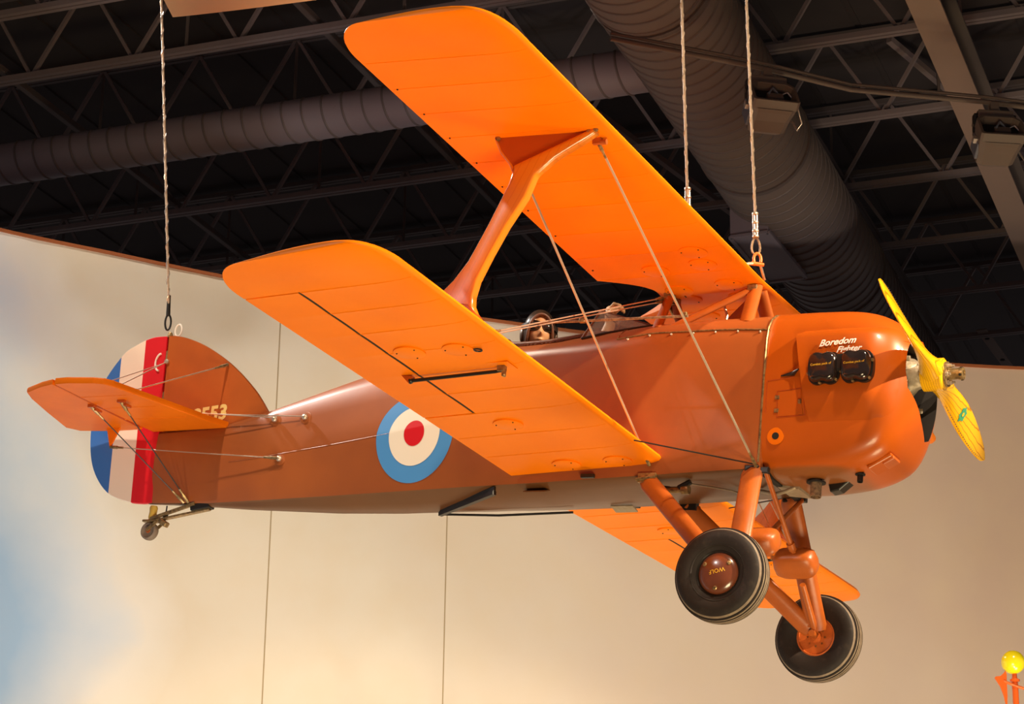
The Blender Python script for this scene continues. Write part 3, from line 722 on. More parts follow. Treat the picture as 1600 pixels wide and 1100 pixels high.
# ---------------------------------------------------------------- cowling
# x: half width, bottom z, top z, centre z
COW = [(.0, .270, -.475, .357, -.05), (.10, .278, -.492, .357, -.05), (.25, .288, -.490, .354, -.05), (.40, .295, -.472, .345, -.04), (.50, .296, -.446, .325, -.03), (.58, .292, -.408, .290, -.02),
       (.64, .276, -.356, .245, .0), (.69, .232, -.275, .185, .01), (.715, .185, -.210, .145, .02), (.735, .115, -.12, .10, .03), (.742, .03, .0, .06, .035)]
def cow_pt(x, t):
    wd, zb, zt, zc = smooth_interp(COW, x)
    c, s = math.cos(t), math.sin(t); n = 2.7 if s > 0 else 5.2
    if x > .6: n += (2.6-n)*min(1, (x-.6)/.12)
    h = (zt-zc) if s > 0 else (zc-zb)
    return Vector((x, -wd*math.copysign(abs(c)**(2/n), c), zc+h*math.copysign(abs(s)**(2/n), s)))
def cow_y(x, z):
    wd, zb, zt, zc = smooth_interp(COW, x); n = 2.7 if z > zc else 5.2
    if x > .6: n += (2.6-n)*min(1, (x-.6)/.12)
    h = (zt-zc) if z > zc else (zc-zb); q = min(1, abs((z-zc)/h)); return wd*(1-q**n)**(1/n)
xs = [.012+.025*k for k in range(26)]+[.655, .67, .685, .70, .712, .722, .73, .736, .740, .742]
rg = [[cow_pt(x, -PI+2*PI*k/72) for k in range(72)] for x in xs]
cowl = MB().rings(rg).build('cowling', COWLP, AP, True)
poly = [(-.240, .135), (-.232, .0), (-.215, -.090), (-.05, -.200), (.085, -.262), (.145, -.24), (.195, -.05), (.20, .125), (.12, .15), (-.12, .15)]
cut = MB().prism([(.50, y, z) for y, z in poly], (.4, 0, 0)).build('cutter', BLACK, None); cut.matrix_world = AM
boolean(cowl, cut); sharp(cowl, 40)
def inpoly(y, z, grow=1.0):
    c = False; q = [((a-.0)*grow, (b+.05)*grow-.05) for a, b in poly]
    for (a, b), (c2, d2) in zip(q, q[1:]+q[:1]):
        if (b > z) != (d2 > z) and y < (c2-a)*(z-b)/(d2-b)+a: c = not c
    return c
cowl.data.materials.clear(); cowl.data.materials.append(COWLP); cowl.data.materials.append(DARK)
for p in cowl.data.polygons:
    if p.center.x > .49 and inpoly(p.center.y, p.center.z, 1.02) and (p.center.x < .52 or (p.center.x < .70 and abs(p.normal.x) < .1)): p.material_index = 1
    p.use_smooth = True
rimp = []
# engine seen through the opening
eng = MB().box((.56, 0, .0), (.10, .30, .16)).build('engine_block', BLACK, AP, bevel=.02)
MB().lathe([(.10, 0), (.10, .06), (.07, .09), (.05, .14), (.04, .16)], (.58, 0, .04), (1, 0, 0), 24).build('crankcase_nose', ALU, eng, True)
m = MB()
for y, z, a in ((-.13, -.03, .3), (.10, -.10, -.4), (-.12, .09, .8), (-.04, -.10, .2)): m.box((.615, y, z), (.045, .07, .055), Matrix.Rotation(a, 3, 'X')); m.lathe([(.014, 0), (.014, .06)], (.61, y, z), (1, .2, 0), 10)
m.build('engine_casting', ALU, eng, bevel=.008)
m = MB()
for k in range(5): m.bar((.60, -.02+.03*k, -.17), (.60, -.02+.03*k, -.05), .008, .02)
m.build('cooling_fins', STEEL, eng, kind='stuff')
# cheek bulge around the cylinder heads
for side in (1, -1):
    vs = []; fs = []; nx, nz = 40, 34
    for i in range(nx+1):
        for j in range(nz+1):
            z = -.27+(.205+.27)*j/nz; xl = .168+(.176-z)*.205 if z < .176 else .168+(z-.176)*1.2
            x = xl+(.690-xl)*i/nx
            b = .040*ss(.206, .165, z)*ss(-.28, -.12, z)*(1-ss(.52, .69, x))
            vs.append((x, -side*(cow_y(x, z)-.004+b+(.003 if 0 < j < nz and b > .002 else 0)), z))
    for i in range(nx):
        for j in range(nz): fs.append((i*(nz+1)+j, i*(nz+1)+j+1, (i+1)*(nz+1)+j+1, (i+1)*(nz+1)+j))
    k = len(vs)
    for j in range(nz+1): vs.append((vs[j][0]+.004, -side*(cow_y(vs[j][0], vs[j][2])-.01), vs[j][2]))       # open rear lip
    for j in range(nz): fs.append((j, j+1, k+j+1, k+j))
    ck = mk('cheek_fairing', vs, fs, COWLP, cowl); sharp(ck, 45)
    def cy(x, z): return cow_y(x, z)-.001+.040*ss(.206, .165, z)*ss(-.28, -.12, z)*(1-ss(.52, .69, x))
    # rocker covers
    for cx, cz in ((.336, -.020), (.497, -.019)):
        y0 = cy(cx, cz)
        def outl(t, r):
            c, s = math.cos(t), math.sin(t); q = (abs(c)**3.2+abs(s)**3.2)**(-1/3.2)
            q *= 1-.13*math.exp(-((abs(t)-PI/2)/.30)**2); return Vector((cx+.071*q*r*c, 0, cz+.074*q*r*s))
        angs = [-PI+2*PI*(i+.5)/56 for i in range(56)]
        rc = MB().rings([[Vector((outl(t, 1.10).x, -side*(y0+h), outl(t, 1.10).z)) for t in angs] for h in (-.03, .010, .016)]).build('rocker_cover_flange', BRASS if False else BLACK, cowl, True)
        MB().rings([[Vector((outl(t, r).x, -side*(y0+h), outl(t, r).z)) for t in angs] for r, h in ((1.0, .014), (1.0, .034), (.96, .050), (.86, .060), (.72, .063), (.3, .064), (.02, .064))]).build('rocker_cover', ROCK, rc, True)
        for i in range(6):
            t = -PI+2*PI*(i+.3)/6; p = outl(t, 1.06); MB().lathe([(.007, 0), (.007, .012), (.004, .016)], (p.x, -side*(y0+.014), p.z), (0, -side, 0), 8).build('flange_bolt', BRASS, rc)
        if side == 1:
            text_mesh('rocker_lettering', 'Combat pack of', .0155, lambda u_, v_, cx=cx, cz=cz, y0=y0: (cx-.050+u_, -y0-.0652, cz-.003+v_+u_*.06), YTXT, rc)
    MB().box((.417, -side*(cy(.417, .0)+.012), .0), (.055, .05, .085)).build('head_link', BLACK, cowl, bevel=.012)
    m = MB(); m.tube([(.10, -side*(cow_y(.1, -.02)+.002), -.025), (.165, -side*(cow_y(.16, -.02)+.012), -.02), (.205, -side*(cy(.2, -.02)+.012), -.015)], [.003, .012, .004], 8); m.build('cowl_pin', BLACK, cowl, True)
# lettering on the near cheek
def cyn(x, z): return cow_y(x, z)-.001+.040*ss(.206, .165, z)*ss(-.28, -.12, z)*(1-ss(.52, .69, x))+.0065
text_mesh('cowl_lettering', 'Boredom', .047, lambda u_, v_: (.296+u_, -cyn(.296+u_, .094+v_+u_*.05), .094+v_+u_*.05), WHITE, cowl, .35, bold=.0011)
text_mesh('cowl_lettering', 'Fighter', .042, lambda u_, v_: (.386+u_, -cyn(.386+u_, .057+v_+u_*.05), .057+v_+u_*.05), WHITE, cowl, .35, bold=.0011)
# firewall seam strip, access door, holes
m = MB(); hh = fus_half(0.01)
m.tube([(.010, -y-.002, z) for y, z in hh[4:]], .0055, 6); m.build('firewall_seam', BRASS, AP, True)
def cs(x, z, off=.0): return Vector((x, -cow_y(x, z)-off, z))
dr = [(.075, -.085), (.165, -.085), (.175, -.085)]
m = MB(); c4 = [(.085, -.10), (.215, -.092), (.235, -.225), (.092, -.228)]
m.tube([cs(*p, .001) for p in c4+c4[:1]], .0022, 5); m.build('access_door_edge', WEB, cowl, True)
MB().rings([[cs(x, z, h) for x, z in ((.089, -.104), (.205, -.097), (.222, -.222), (.096, -.224))] for h in (-.004, .0025)]).build('access_door', COWLP, cowl)
for z in (-.13, -.195): MB().box(cs(.088, z, .003), (.022, .008, .018)).build('door_hinge', BRASS, cowl, bevel=.002)
MB().box(cs(.205, -.158, .005), (.016, .010, .022)).build('door_latch', BRASS, cowl, bevel=.003)
m = MB(); m.tube([cs(.03, -.045, .001), cs(.12, -.037, .001), cs(.17, -.032, .001)], .0022, 5).tube([cs(.03, -.045, .001), cs(.033, -.20, .001)], .0018, 5); m.build('panel_seam', WEB, cowl, True)
o = MB().lathe([(.042, 0), (.042, .003), (.034, .004)], cs(.092, -.318), (0, -1, 0), 22).build('cable_hole_plate', ORANGE_TAIL, cowl, True)
MB().lathe([(.017, .0), (.017, .006)], cs(.092, -.318), (0, -1, 0), 18).build('cable_hole', DARK, o)
# under the cowl: exhaust stubs, drain, scoop
for x, y, r, ln_, z in ((.245, -.11, .027, .080, -.494), (.455, -.10, .014, .045, -.458)):
    o = MB().lathe([(r*1.7, 0), (r*1.7, .006)], (x, y, z-.004), (0, 0, -1), 20).build('exhaust_collar', DARK, cowl)
    MB().lathe([(r, -.05), (r, ln_), (r*.85, ln_), (r*.82, ln_-.05)], (x, y, z), (.05, -.1, -1), 20).build('exhaust_stub', PIPE if r > .02 else BLACK, o, True)
m = MB(); R = Matrix.Rotation(-.5, 3, 'Y')
m.prism([(.27, -.03, -.468), (.40, -.03, -.455), (.330, -.03, -.515), (.285, -.03, -.525)], (0, .075, 0)); m.build('drain_scoop', BLACK, cowl, bevel=.006)
m = MB(); m.box((.565, -.10, -.418), (.13, .13, .018), Matrix.Rotation(-.50, 3, 'Y')); m.build('chin_scoop', COWLP, cowl, bevel=.006)
MB().box((.600, -.10, -.410), (.06, .09, .018), Matrix.Rotation(-.50, 3, 'Y')).build('chin_scoop_mouth', RIM, cowl, bevel=.004)
m = MB(); m.box((.075, .06, -.489), (.11, .17, .02), Matrix.Rotation(.12, 3, 'Y')); m.build('exit_ramp', ALU, cowl)
m = MB(); m.tube([(-.09, .05, -.49), (.0, .0, -.52), (.06, -.02, -.515), (.11, -.02, -.495)], .010, 8); m.build('breather_pipe', ALU, cowl, True)
MB().box((.03, 0, -.482), (.03, .46, .02)).build('exit_gap', DARK, cowl)

# ---------------------------------------------------------------- propeller
HUB = Vector((.755, .0, .040)); bdv = Vector((0, -.976, .187)).normalized(); bn = Vector((1, 0, 0)); bt = bdv.cross(bn)   # blade axis, disc normal, tangent
PR = bpy.data.objects.new('propeller', None); COL.objects.link(PR); PR.parent = AP
def blade(sgn):
    tab = [(0, .062, .062, 0), (.06, .060, .060, 35), (.12, .052, .044, 42), (.20, .050, .030, 36), (.32, .062, .022, 29), (.46, .070, .016, 24), (.60, .066, .012, 20), (.72, .054, .010, 17), (.80, .040, .008, 15), (.845, .024, .006, 14), (.868, .006, .003, 14)]
    rg = []; n = 20
    for i in range(30):
        r = .868*i/29; r = min(r, .868)
        c, t, a = smooth_interp([(q[0], q[1], q[2], q[3]) for q in tab], r); c = max(c, .004); t = max(t, .002); a = math.radians(a)*1.0
        ch = (bt*sgn*math.cos(a)-bn*math.sin(a)); nm = (bn*math.cos(a)+bt*sgn*math.sin(a))
        cx = -.012*math.sin(PI*min(1, r/.86))
        rg.append([HUB+bdv*sgn*r+ch*(cx+c*math.cos(2*PI*k/n))+nm*(t*math.sin(2*PI*k/n)) for k in range(n)])
    b = MB().rings(rg).build('propeller_blade', PROP, PR, True)
    return b
b1 = blade(1); b2 = blade(-1)
MB().lathe([(.055, -.06), (.078, -.05), (.078, .045), (.062, .055), (.0, .055)], HUB, (1, 0, 0), 32).build('propeller_boss', PROP, PR, True)
hb = MB().lathe([(.060, .054), (.060, .066), (.03, .068), (.028, .075), (.026, .115), (.029, .118), (.029, .140), (.018, .142), (.016, .12)], HUB, (1, 0, 0), 24).build('hub_plate', BRASS, PR, True)
for k in range(6):
    t = 2*PI*k/6+.3; p = HUB+Vector((.062, .045*math.cos(t), .045*math.sin(t)))
    MB().lathe([(.011, 0), (.011, .014), (.006, .015), (.006, .028), (.001, .028)], p, (1, 0, 0), 6).build('hub_bolt', STEEL, hb)
for t in (.4, 2.0, 3.6, 5.2): MB().lathe([(.007, 0), (.007, .004)], HUB+Vector((.13, .028*math.cos(t), .028*math.sin(t))), (0, math.cos(t), math.sin(t)), 8).build('crank_slot', DARK, hb)
# metal leading edge sheath dots on the upper blade, green decal on the lower one
def bl_pt(sgn, r, fc, off=.002, ang=None):
    c = interp([(0, .062, .062), (.2, .05, .03), (.32, .062, .022), (.46, .07, .016), (.6, .066, .012), (.72, .054, .010), (.868, .006, .003)], r)
    a = math.radians(interp([(0, 0.), (.12, 42.), (.2, 36.), (.32, 29.), (.46, 24.), (.6, 20.), (.72, 17.), (.868, 14.)], r)[0])
    ch = (bt*sgn*math.cos(a)-bn*math.sin(a)); nm = (bn*math.cos(a)+bt*sgn*math.sin(a))
    return HUB+bdv*sgn*r+ch*(-.012*math.sin(PI*min(1, r/.86))+c[0]*fc)+nm*(c[1]*math.sqrt(max(0, 1-fc*fc))+off)
for sgn, b in ((1, b1), (-1, b2)):
    rg = []
    for i in range(20):
        r = .24+.60*i/19
        rg.append([bl_pt(sgn, r, f, o_) for f, o_ in ((.80, .0012), (.92, .0016), (.985, .0022), (.999, .0035))])
    MB().rings(rg, False, False).build('leading_edge_sheath', BRASS if sgn > 0 else PROP, b, True)
    for i in range(26): MB().ball(bl_pt(sgn, .25+.022*i, .88, .002), .0035, 6, 4).build('sheath_rivet', BLACK if sgn > 0 else BRASS, b)
dec = []
for i in range(12):
    t = 2*PI*i/12; q = (.030 if i % 2 else .021); dec.append(bl_pt(-1, .40+q*1.3*math.cos(t), q*1.5*math.sin(t)/.066, .0022))
mk('propeller_decal', dec, [tuple(range(12))], GREEN, b2, False)
mk('propeller_decal', [bl_pt(-1, .40+.011*math.cos(2*PI*i/8), .011*math.sin(2*PI*i/8)/.066, .0032) for i in range(8)], [tuple(range(8))], YTXT, b2, False)

# ---------------------------------------------------------------- landing gear
AXN, AXF = Vector((.035, -.575, -1.075)), Vector((.035, .575, -1.075))
for sy, ax in ((-1, AXN), (1, AXF)):
    strut('gear_leg', (-.02, sy*.25, -.468), ax+Vector((.015, -sy*.02, .02)), .108, .045, LEG, AP, taper=.8)
    strut('gear_leg', (-.565, sy*.25, -.500), ax+Vector((-.02, -sy*.02, .02)), .092, .042, LEG, AP, fwd=(.8, 0, .6), taper=.8)
    MB().box((-.02, sy*.255, -.472), (.07, .035, .04)).build('gear_fitting', BLACK, AP, bevel=.006)
    MB().box((-.55, sy*.255, -.500), (.09, .04, .045)).tube([(-.60, sy*.28, -.51), (-.50, sy*.28, -.50)], .008, 6).build('gear_fitting', BRASS if sy < 0 else BLACK, AP)
    # crossing shock strut: from this side's fitting to the other wheel
    A = Vector((.045, sy*.255, -.478)); E_ = Vector((.04, -sy*.555, -1.06)); d_ = (E_-A).normalized()
    off = Vector((.03*sy*-1, 0, 0))
    sh = MB().tube([A, A.lerp(E_, .45)+off*.4, A.lerp(E_, .5)+off*.5], [.012, .014, .014], 10).tube([A.lerp(E_, .7)+off*.3, E_], [.015, .018], 10).build('shock_strut', LEG, AP, True)
    c = A.lerp(E_, .565)+off*.7-Vector((.012, 0, 0)); u = Vector((1, 0, 0)); v = d_.cross(u).normalized()
    rg = []
    for t, sx, sv in ((-.070, .02, .015), (-.066, .080, .040), (-.045, .102, .055), (0, .108, .060), (.04, .104, .058), (.062, .082, .044), (.068, .02, .015)):
        rg.append([c+d_*t+u*(sx*math.copysign(abs(math.cos(q))**.55, math.cos(q)))+v*(sv*math.copysign(abs(math.sin(q))**.55, math.sin(q))) for q in [2*PI*k/24 for k in range(24)]])
    MB().rings(rg).build('bungee_fairing', LEG, sh, True)
    MB().tube([A.lerp(E_, .44)+off*.4, A.lerp(E_, .48)+off*.5], .021, 10).build('strut_clamp', LEG, sh, True)
    MB().box(A, (.04, .03, .03)).build('strut_end', BLACK, sh, bevel=.004)
def tyre(name, c, sgn, r=.2165, wd=.072):
    """wheel: tyre, rim, hub; sgn is the outer side"""
    e = bpy.data.objects.new('wheel', None); COL.objects.link(e); e.parent = AP; e.location = c
    prof = [(.088, -.046), (.100, -.052), (.114, -.059), (.135, -.070), (.165, -.0735), (.186, -.070), (.198, -.060)]
    tread = []
    for h in (-.050, -.028, -.0095, .0095, .028, .050):
        rr = .2165-.0165*abs(h/.058)**2
        tread += [(rr, h-.013), (rr, h+.0015), (rr-.008, h+.0018), (rr-.008, h+.0052), (rr, h+.0055)]
    prof += tread[1:-3]
    prof += [(.198, .060), (.186, .070), (.165, .0735), (.135, .070), (.114, .059), (.100, .052), (.088, .046)]
    t = MB().lathe(prof+[(.088, -.046)], (0, 0, 0), (0, 1, 0), 72, False).build('tyre', RUBBER, e, True)
    t.data.materials.append(RUBBERW)
    for p in t.data.polygons:
        if math.hypot(p.center.x, p.center.z) > .1985 and abs(p.normal.y) < .8 and not any(abs(p.center.y-h-.0035) < .0012 for h in (-.050, -.028, -.0095, .0095, .028)): p.material_index = 1
    MB().lathe([(.122, sgn*.060), (.124, sgn*.0668), (.128, sgn*.0695), (.131, sgn*.066)], (0, 0, 0), (0, 1, 0), 48, False).build('sidewall_ring', RUBBER, t, True)
    h = MB().lathe([(.0, -.04), (.092, -.04), (.092, .04), (.0, .04)], (0, 0, 0), (0, 1, 0), 40).build('rim', RIM, e, True)
    MB().lathe([(.097, .030), (.099, .050), (.090, .052), (.086, .040), (.060, .026), (.055, .036), (.030, .038), (.026, .050), (.001, .050)], (0, 0, 0), (0, -sgn, 0), 40).build('brake_disc', RIM, h, True)
    for k in range(8):
        a = 2*PI*k/8; MB().lathe([(.006, 0), (.006, .006)], (.045*math.cos(a), -sgn*.034, .045*math.sin(a)), (0, -sgn, 0), 8).build('rim_bolt', BRASS, h)
    cap = MB().lathe([(.096, .036), (.095, .050), (.089, .060), (.074, .069), (.053, .076), (.027, .080), (.001, .081)], (0, 0, 0), (0, sgn, 0), 48).build('hub_cap', CAP, e, True)
    MB().lathe([(.095, .040), (.103, .054), (.102, .058), (.095, .050)], (0, 0, 0), (0, sgn, 0), 48, False).build('cap_ring', BLACK, cap, True)
    return e, cap
wn, capn = tyre('wheel', (.035, -.645, -1.078), -1); wf_, capf = tyre('wheel', (.035, .625, -1.080), 1)
def capy(x, z): 
    r = math.hypot(x, z); return interp([(0, .081), (.027, .080), (.053, .076), (.074, .069), (.089, .060), (.095, .050)], r)[0]
ca, sa_ = math.cos(math.radians(194)), math.sin(math.radians(194))
def wolf(u_, v_):
    x = .004+u_*ca-(v_-.010)*sa_; z = .004+u_*sa_+(v_-.010)*ca; return (x, -capy(x, z)-.0012, z)
text_mesh('hub_lettering', 'WOLF', .027, wolf, YTXT, capn, align='CENTER')
for a in (148, 38, 268):
    x, z = .070*math.cos(math.radians(a)), .070*math.sin(math.radians(a))
    MB().lathe([(.010, 0), (.010, .004), (.006, .006), (.001, .006)], (x, -capy(x, z)+.001, z), (x*3, -1, z*3), 12).build('cap_screw', BRASS, capn)
# axle stubs and brackets by the far wheel
for sy, ax in ((-1, AXN), (1, AXF)):
    MB().tube([ax+Vector((0, -sy*.06, 0)), ax+Vector((0, sy*.05, 0))], .017, 12).build('axle', LEG, AP, True)
    m = MB(); m.prism([ax+Vector((-.05, -sy*.05, .03)), ax+Vector((.04, -sy*.05, .03)), ax+Vector((.03, -sy*.05, .15)), ax+Vector((.0, -sy*.05, .16))], (0, sy*.02, 0)); m.build('axle_bracket', LEG, AP, bevel=.005)

# ---------------------------------------------------------------- tail
def plate(name, outl, thk, material, parent, axis='y', o0=0.0):
    """thin surface with a rounded edge from an outline in x-z (axis y) or x-y (axis z)"""
    n = len(outl); rg = []; sg = 1 if sum(outl[i-1][0]*outl[i][1]-outl[i][0]*outl[i-1][1] for i in range(n)) > 0 else -1
    for inset, h in ((.0035, -1), (.0012, -.75), (0, -.3), (0, .3), (.0012, .75), (.0035, 1)):
        r = []
        for i, p in enumerate(outl):
            a, b = outl[i-1], outl[(i+1) % n]; t = Vector((b[0]-a[0], b[1]-a[1])); nn = Vector((-t.y, t.x)).normalized() if t.length > 1e-6 else Vector((0, 0))
            nn = nn*sg
            q = Vector(p[:2])+nn*inset; r.append(Vector((q.x, o0+h*thk/2, q.y)) if axis == 'y' else Vector((q.x, q.y, o0+h*thk/2)))
        rg.append(r)
    o = MB().rings(rg).build(name, material, parent, True); sharp(o, 14)
    for p in o.data.polygons:
        if len(p.vertices) > 4: p.use_smooth = False
    return o
hinge = lambda z: -3.622-.071*z
def curve2(pts, n=6):
    out = []
    for i in range(len(pts)-1):
        p0, p1, p2, p3 = pts[max(i-1, 0)], pts[i], pts[i+1], pts[min(i+2, len(pts)-1)]
        for k in range(n):
            t = k/n; out.append(tuple(.5*((2*p1[j])+(-p0[j]+p2[j])*t+(2*p0[j]-5*p1[j]+4*p2[j]-p3[j])*t*t+(-p0[j]+3*p1[j]-3*p2[j]+p3[j])*t**3) for j in (0, 1)))
    return out+[pts[-1]]
fin = plate('fin', [(hinge(-.07)+.006, -.07)]+[(hinge(z)+.006, z) for z in (.1, .25, .40)]+curve2([(hinge(.477)+.006, .477), (-3.60, .475), (-3.50, .450), (-3.363, .390), (-3.194, .281), (-3.03, .135), (-2.924, .004)])+[(-2.93, -.05), (-3.2, -.07)], .030, FIN, AP)
rud = plate('rudder', [(hinge(z)-.004, z) for z in (-.485, -.3, -.1, .1, .3, .474)]+curve2([(hinge(.477)-.01, .477), (-3.762, .473), (-3.86, .436), (-3.945, .380), (-4.045, .23), (-4.083, .07), (-4.078, -.117), (-4.025, -.285), (-3.911, -.416), (-3.763, -.474), (-3.66, -.487)]), .026, RUDDER, AP)
for z in (-.42, .12, .36): MB().lathe([(.012, -.03), (.012, .03)], (hinge(z), 0, z), (0, 0, 1), 10).build('rudder_hinge', BRASS, rud)
# control horn loop on the rudder and lifting eye at the top
m = MB(); m.tube([(hinge(.33)-.035+.05*math.cos(t)*.6, -.017, .322+.05*math.sin(t)) for t in [PI*.5+PI*k/10 for k in range(11)]], .006, 6); m.build('rudder_horn', WHITE, rud, True)
MB().lathe([(.014, 0), (.014, .012), (.006, .014)], (hinge(.32)+.012, -.014, .322), (0, -1, 0), 12).build('wire_eye', STEEL, fin, True)
m = MB(); m.tube([(-3.60+.022*math.cos(t), 0, .51+.035*math.sin(t)) for t in [2*PI*k/16 for k in range(17)]], .005, 6, False); m.build('lifting_eye', WHITE, fin, True)
MB().lathe([(.016, 0), (.016, .016), (.010, .03)], (-3.652, 0, .470), (0, 0, 1), 12).build('lifting_lug', BRASS, fin, True)
# the number on the fin
text_mesh('fin_number', '8553', .118, lambda u_, v_: (-3.412+u_*.96, -.0162, -.046+v_+u_*.10), CREAMTXT, fin, bold=.0045)
# stabilizers and elevators
SZ = -.065
for sy in (-1, 1):
    o = plate('stabilizer', [(-3.655, sy*.016), (-3.156, sy*.030), (-3.20, sy*.16), (-3.372, sy*.79), (-3.40, sy*.835), (-3.45, sy*.86), (-3.60, sy*.883), (-3.685, sy*.876), (-3.68, sy*.4)], .034, ORANGE_TAIL, AP, 'z', SZ)
    e = plate('elevator', [(-3.697, sy*.06), (-3.699, sy*.45), (-3.703, sy*.870), (-3.80, sy*.84), (-3.952, sy*.762), (-4.00, sy*.66), (-4.075, sy*.42), (-4.150, sy*.15), (-4.10, sy*.08), (-3.90, sy*.05)], .028, ORANGE_TAIL, o, 'z', SZ)
    MB().prism([(-3.90, sy*.10, SZ-.01), (-3.81, sy*.10, SZ-.01), (-3.86, sy*.10, SZ-.125)], (0, sy*.012, 0)).build('elevator_horn', ORANGE_TAIL, e)
    MB().tube([(-3.69, sy*.1, SZ-.012), (-3.692, sy*.85, SZ-.012)], .006, 6).build('hinge_line', WEB, o, True)
    for x, y in ((-3.70, .52), (-3.47, .575)):
        MB().box((x, sy*y, SZ-.022), (.05, .018, .02)).box((x+.02, sy*(y-.03), SZ-.04), (.02, .05, .014)).build('brace_fitting', WEB, o, bevel=.003)
    for y in (.25, .45, .65): MB().tube([(-3.22-.26*y, sy*y, SZ-.0168), (-3.68, sy*y, SZ-.0168)], .0022, 5).build('rib_tape', ORANGE_TAIL, o, True)

# tail wheel
TW = bpy.data.objects.new('tail_wheel_unit', None); COL.objects.link(TW); TW.parent = AP
m = MB(); m.bar((-3.22, 0, -.525), (-3.60, -.01, -.592), .030, .010); m.bar((-3.30, -.03, -.500), (-3.585, -.015, -.575), .016, .016); m.build('leaf_spring', BRASS, TW)
MB().box((-3.27, 0, -.512), (.12, .06, .035), Matrix.Rotation(-.15, 3, 'Y')).build('spring_clamp', BLACK, TW, bevel=.006)
MB().lathe([(.020, 0), (.023, .01), (.021, .04), (.023, .065), (.019, .075)], (-3.585, 0, -.575), (0, 0, 1), 14).build('rubber_bushing', mat('amber_rubber', (.55, .36, .06), .4), TW, True)
MB().box((-3.58, 0, -.585), (.11, .045, .014)).build('swivel_plate', BRASS, TW, bevel=.004)
MB().box((-3.50, -.005, -.598), (.05, .04, .03), Matrix.Rotation(.5, 3, 'Y')).build('swivel_block', BRASS, TW, bevel=.006)
for y in (-.028, .028): MB().bar((-3.535, y, -.595), (-3.592, y, -.640), .006, .018).build('fork_leg', BRASS, TW)
tw = MB().lathe([(.030, -.014), (.040, -.020), (.049, -.014), (.0505, 0), (.049, .014), (.040, .020), (.030, .014)], (-3.590, 0, -.640), (0, 1, 0), 32).build('tail_tyre', RUBBERW, TW, True)
MB().lathe([(.001, .016), (.012, .018), (.014, .012), (.032, .010), (.032, -.010), (.001, -.012)], (-3.590, 0, -.640), (0, -1, 0), 24).build('tail_rim', LEG, tw, True)
MB().tube([(-3.50, 0, -.50), (-3.50, 0, -.545)], .004, 6).box((-3.50, 0, -.555), (.02, .02, .025)).build('damper', BLACK, TW)

# ---------------------------------------------------------------- wires
def wire(name, pts, r=.0042, material=STEEL, ends=True):
    o = MB().tube(pts, r, 6).build(name, material, AP, True)
    if ends:
        for a, b in ((pts[0], pts[1]), (pts[-1], pts[-2])):
            a, b = Vector(a), Vector(b); d = (b-a).normalized(); MB().tube([a, a+d*.05, a+d*.055, a+d*.09], [.009, .009, .006, .006], 6).build('turnbuckle', BRASS, o, True)
    return o
for sy in (-1, 1):
    wire('flying_wire', [(-.215, sy*1.80, .560), (.004, sy*.268, -.462)], .0058)
    wire('flying_wire', [(-.62, sy*1.84, .575), (-.54, sy*.275, -.440)], .0058)
    wire('landing_wire', [(RT.x-.03, sy*.05, .495), (-.60, sy*1.86, -.31)], .0032)
    wire('landing_wire', [(RT.x-.03, sy*.04, .480), (-.67, sy*1.84, -.32)], .0032)
    wire('drag_wire', [(.0, sy*.276, -.452), (-.48, sy*.60, -.415)], .0035, BLACK, False)
    j = MB().tube([(-.955, sy*.80, .120), (-.92, sy*.80, .1195), (-.17, sy*.80, .108)], [.004, .0065, .0065], 8).build('javelin_bar', PIPE, AP, True)
    for x in (-.706, -.19): MB().box((x, sy*.80, .117), (.03, .022, .022)).build('javelin_clip', BRASS, j, bevel=.004)
    # tail bracing and control wires
    wire('tail_brace', [(hinge(.32)+.012, sy*.018, .322), (-3.70, sy*.52, SZ+.02)], .003, STEEL, False)
    wire('tail_brace', [(hinge(.31)+.012, sy*.018, .318), (-3.80, sy*.60, SZ+.02)], .0026, STEEL, False)
    wire('tail_brace', [(-3.225, sy*.017, .285), (-3.47, sy*.575, SZ+.02)], .0035, STEEL, True)
    wire('tail_brace', [(-3.70, sy*.52, SZ-.03), (-3.375, sy*.025, -.492)], .0032, BLACK, True)
    wire('tail_brace', [(-3.47, sy*.575, SZ-.03), (-3.345, sy*.028, -.492)], .0032, BLACK, True)
    wire('control_wire', [(-3.86, sy*.106, SZ-.122), (-2.746, sy*.125, -.292)], .003, STEEL, True)
    wire('control_wire', [(-3.86, sy*.11, SZ+.10), (-2.825, sy*.105, -.060)], .0028, STEEL, False)
    wire('control_wire', [(-3.67, sy*.05, .02), (-2.621, sy*.115, -.064)], .0028, STEEL, False)
    MB().box((-.215, sy*1.80, .560), (.04, .02, .03)).lathe([(.012, 0), (.012, .03)], (-.20, sy*1.80, .552), (1, 0, 0), 10).build('wire_lug', RIM, AP)

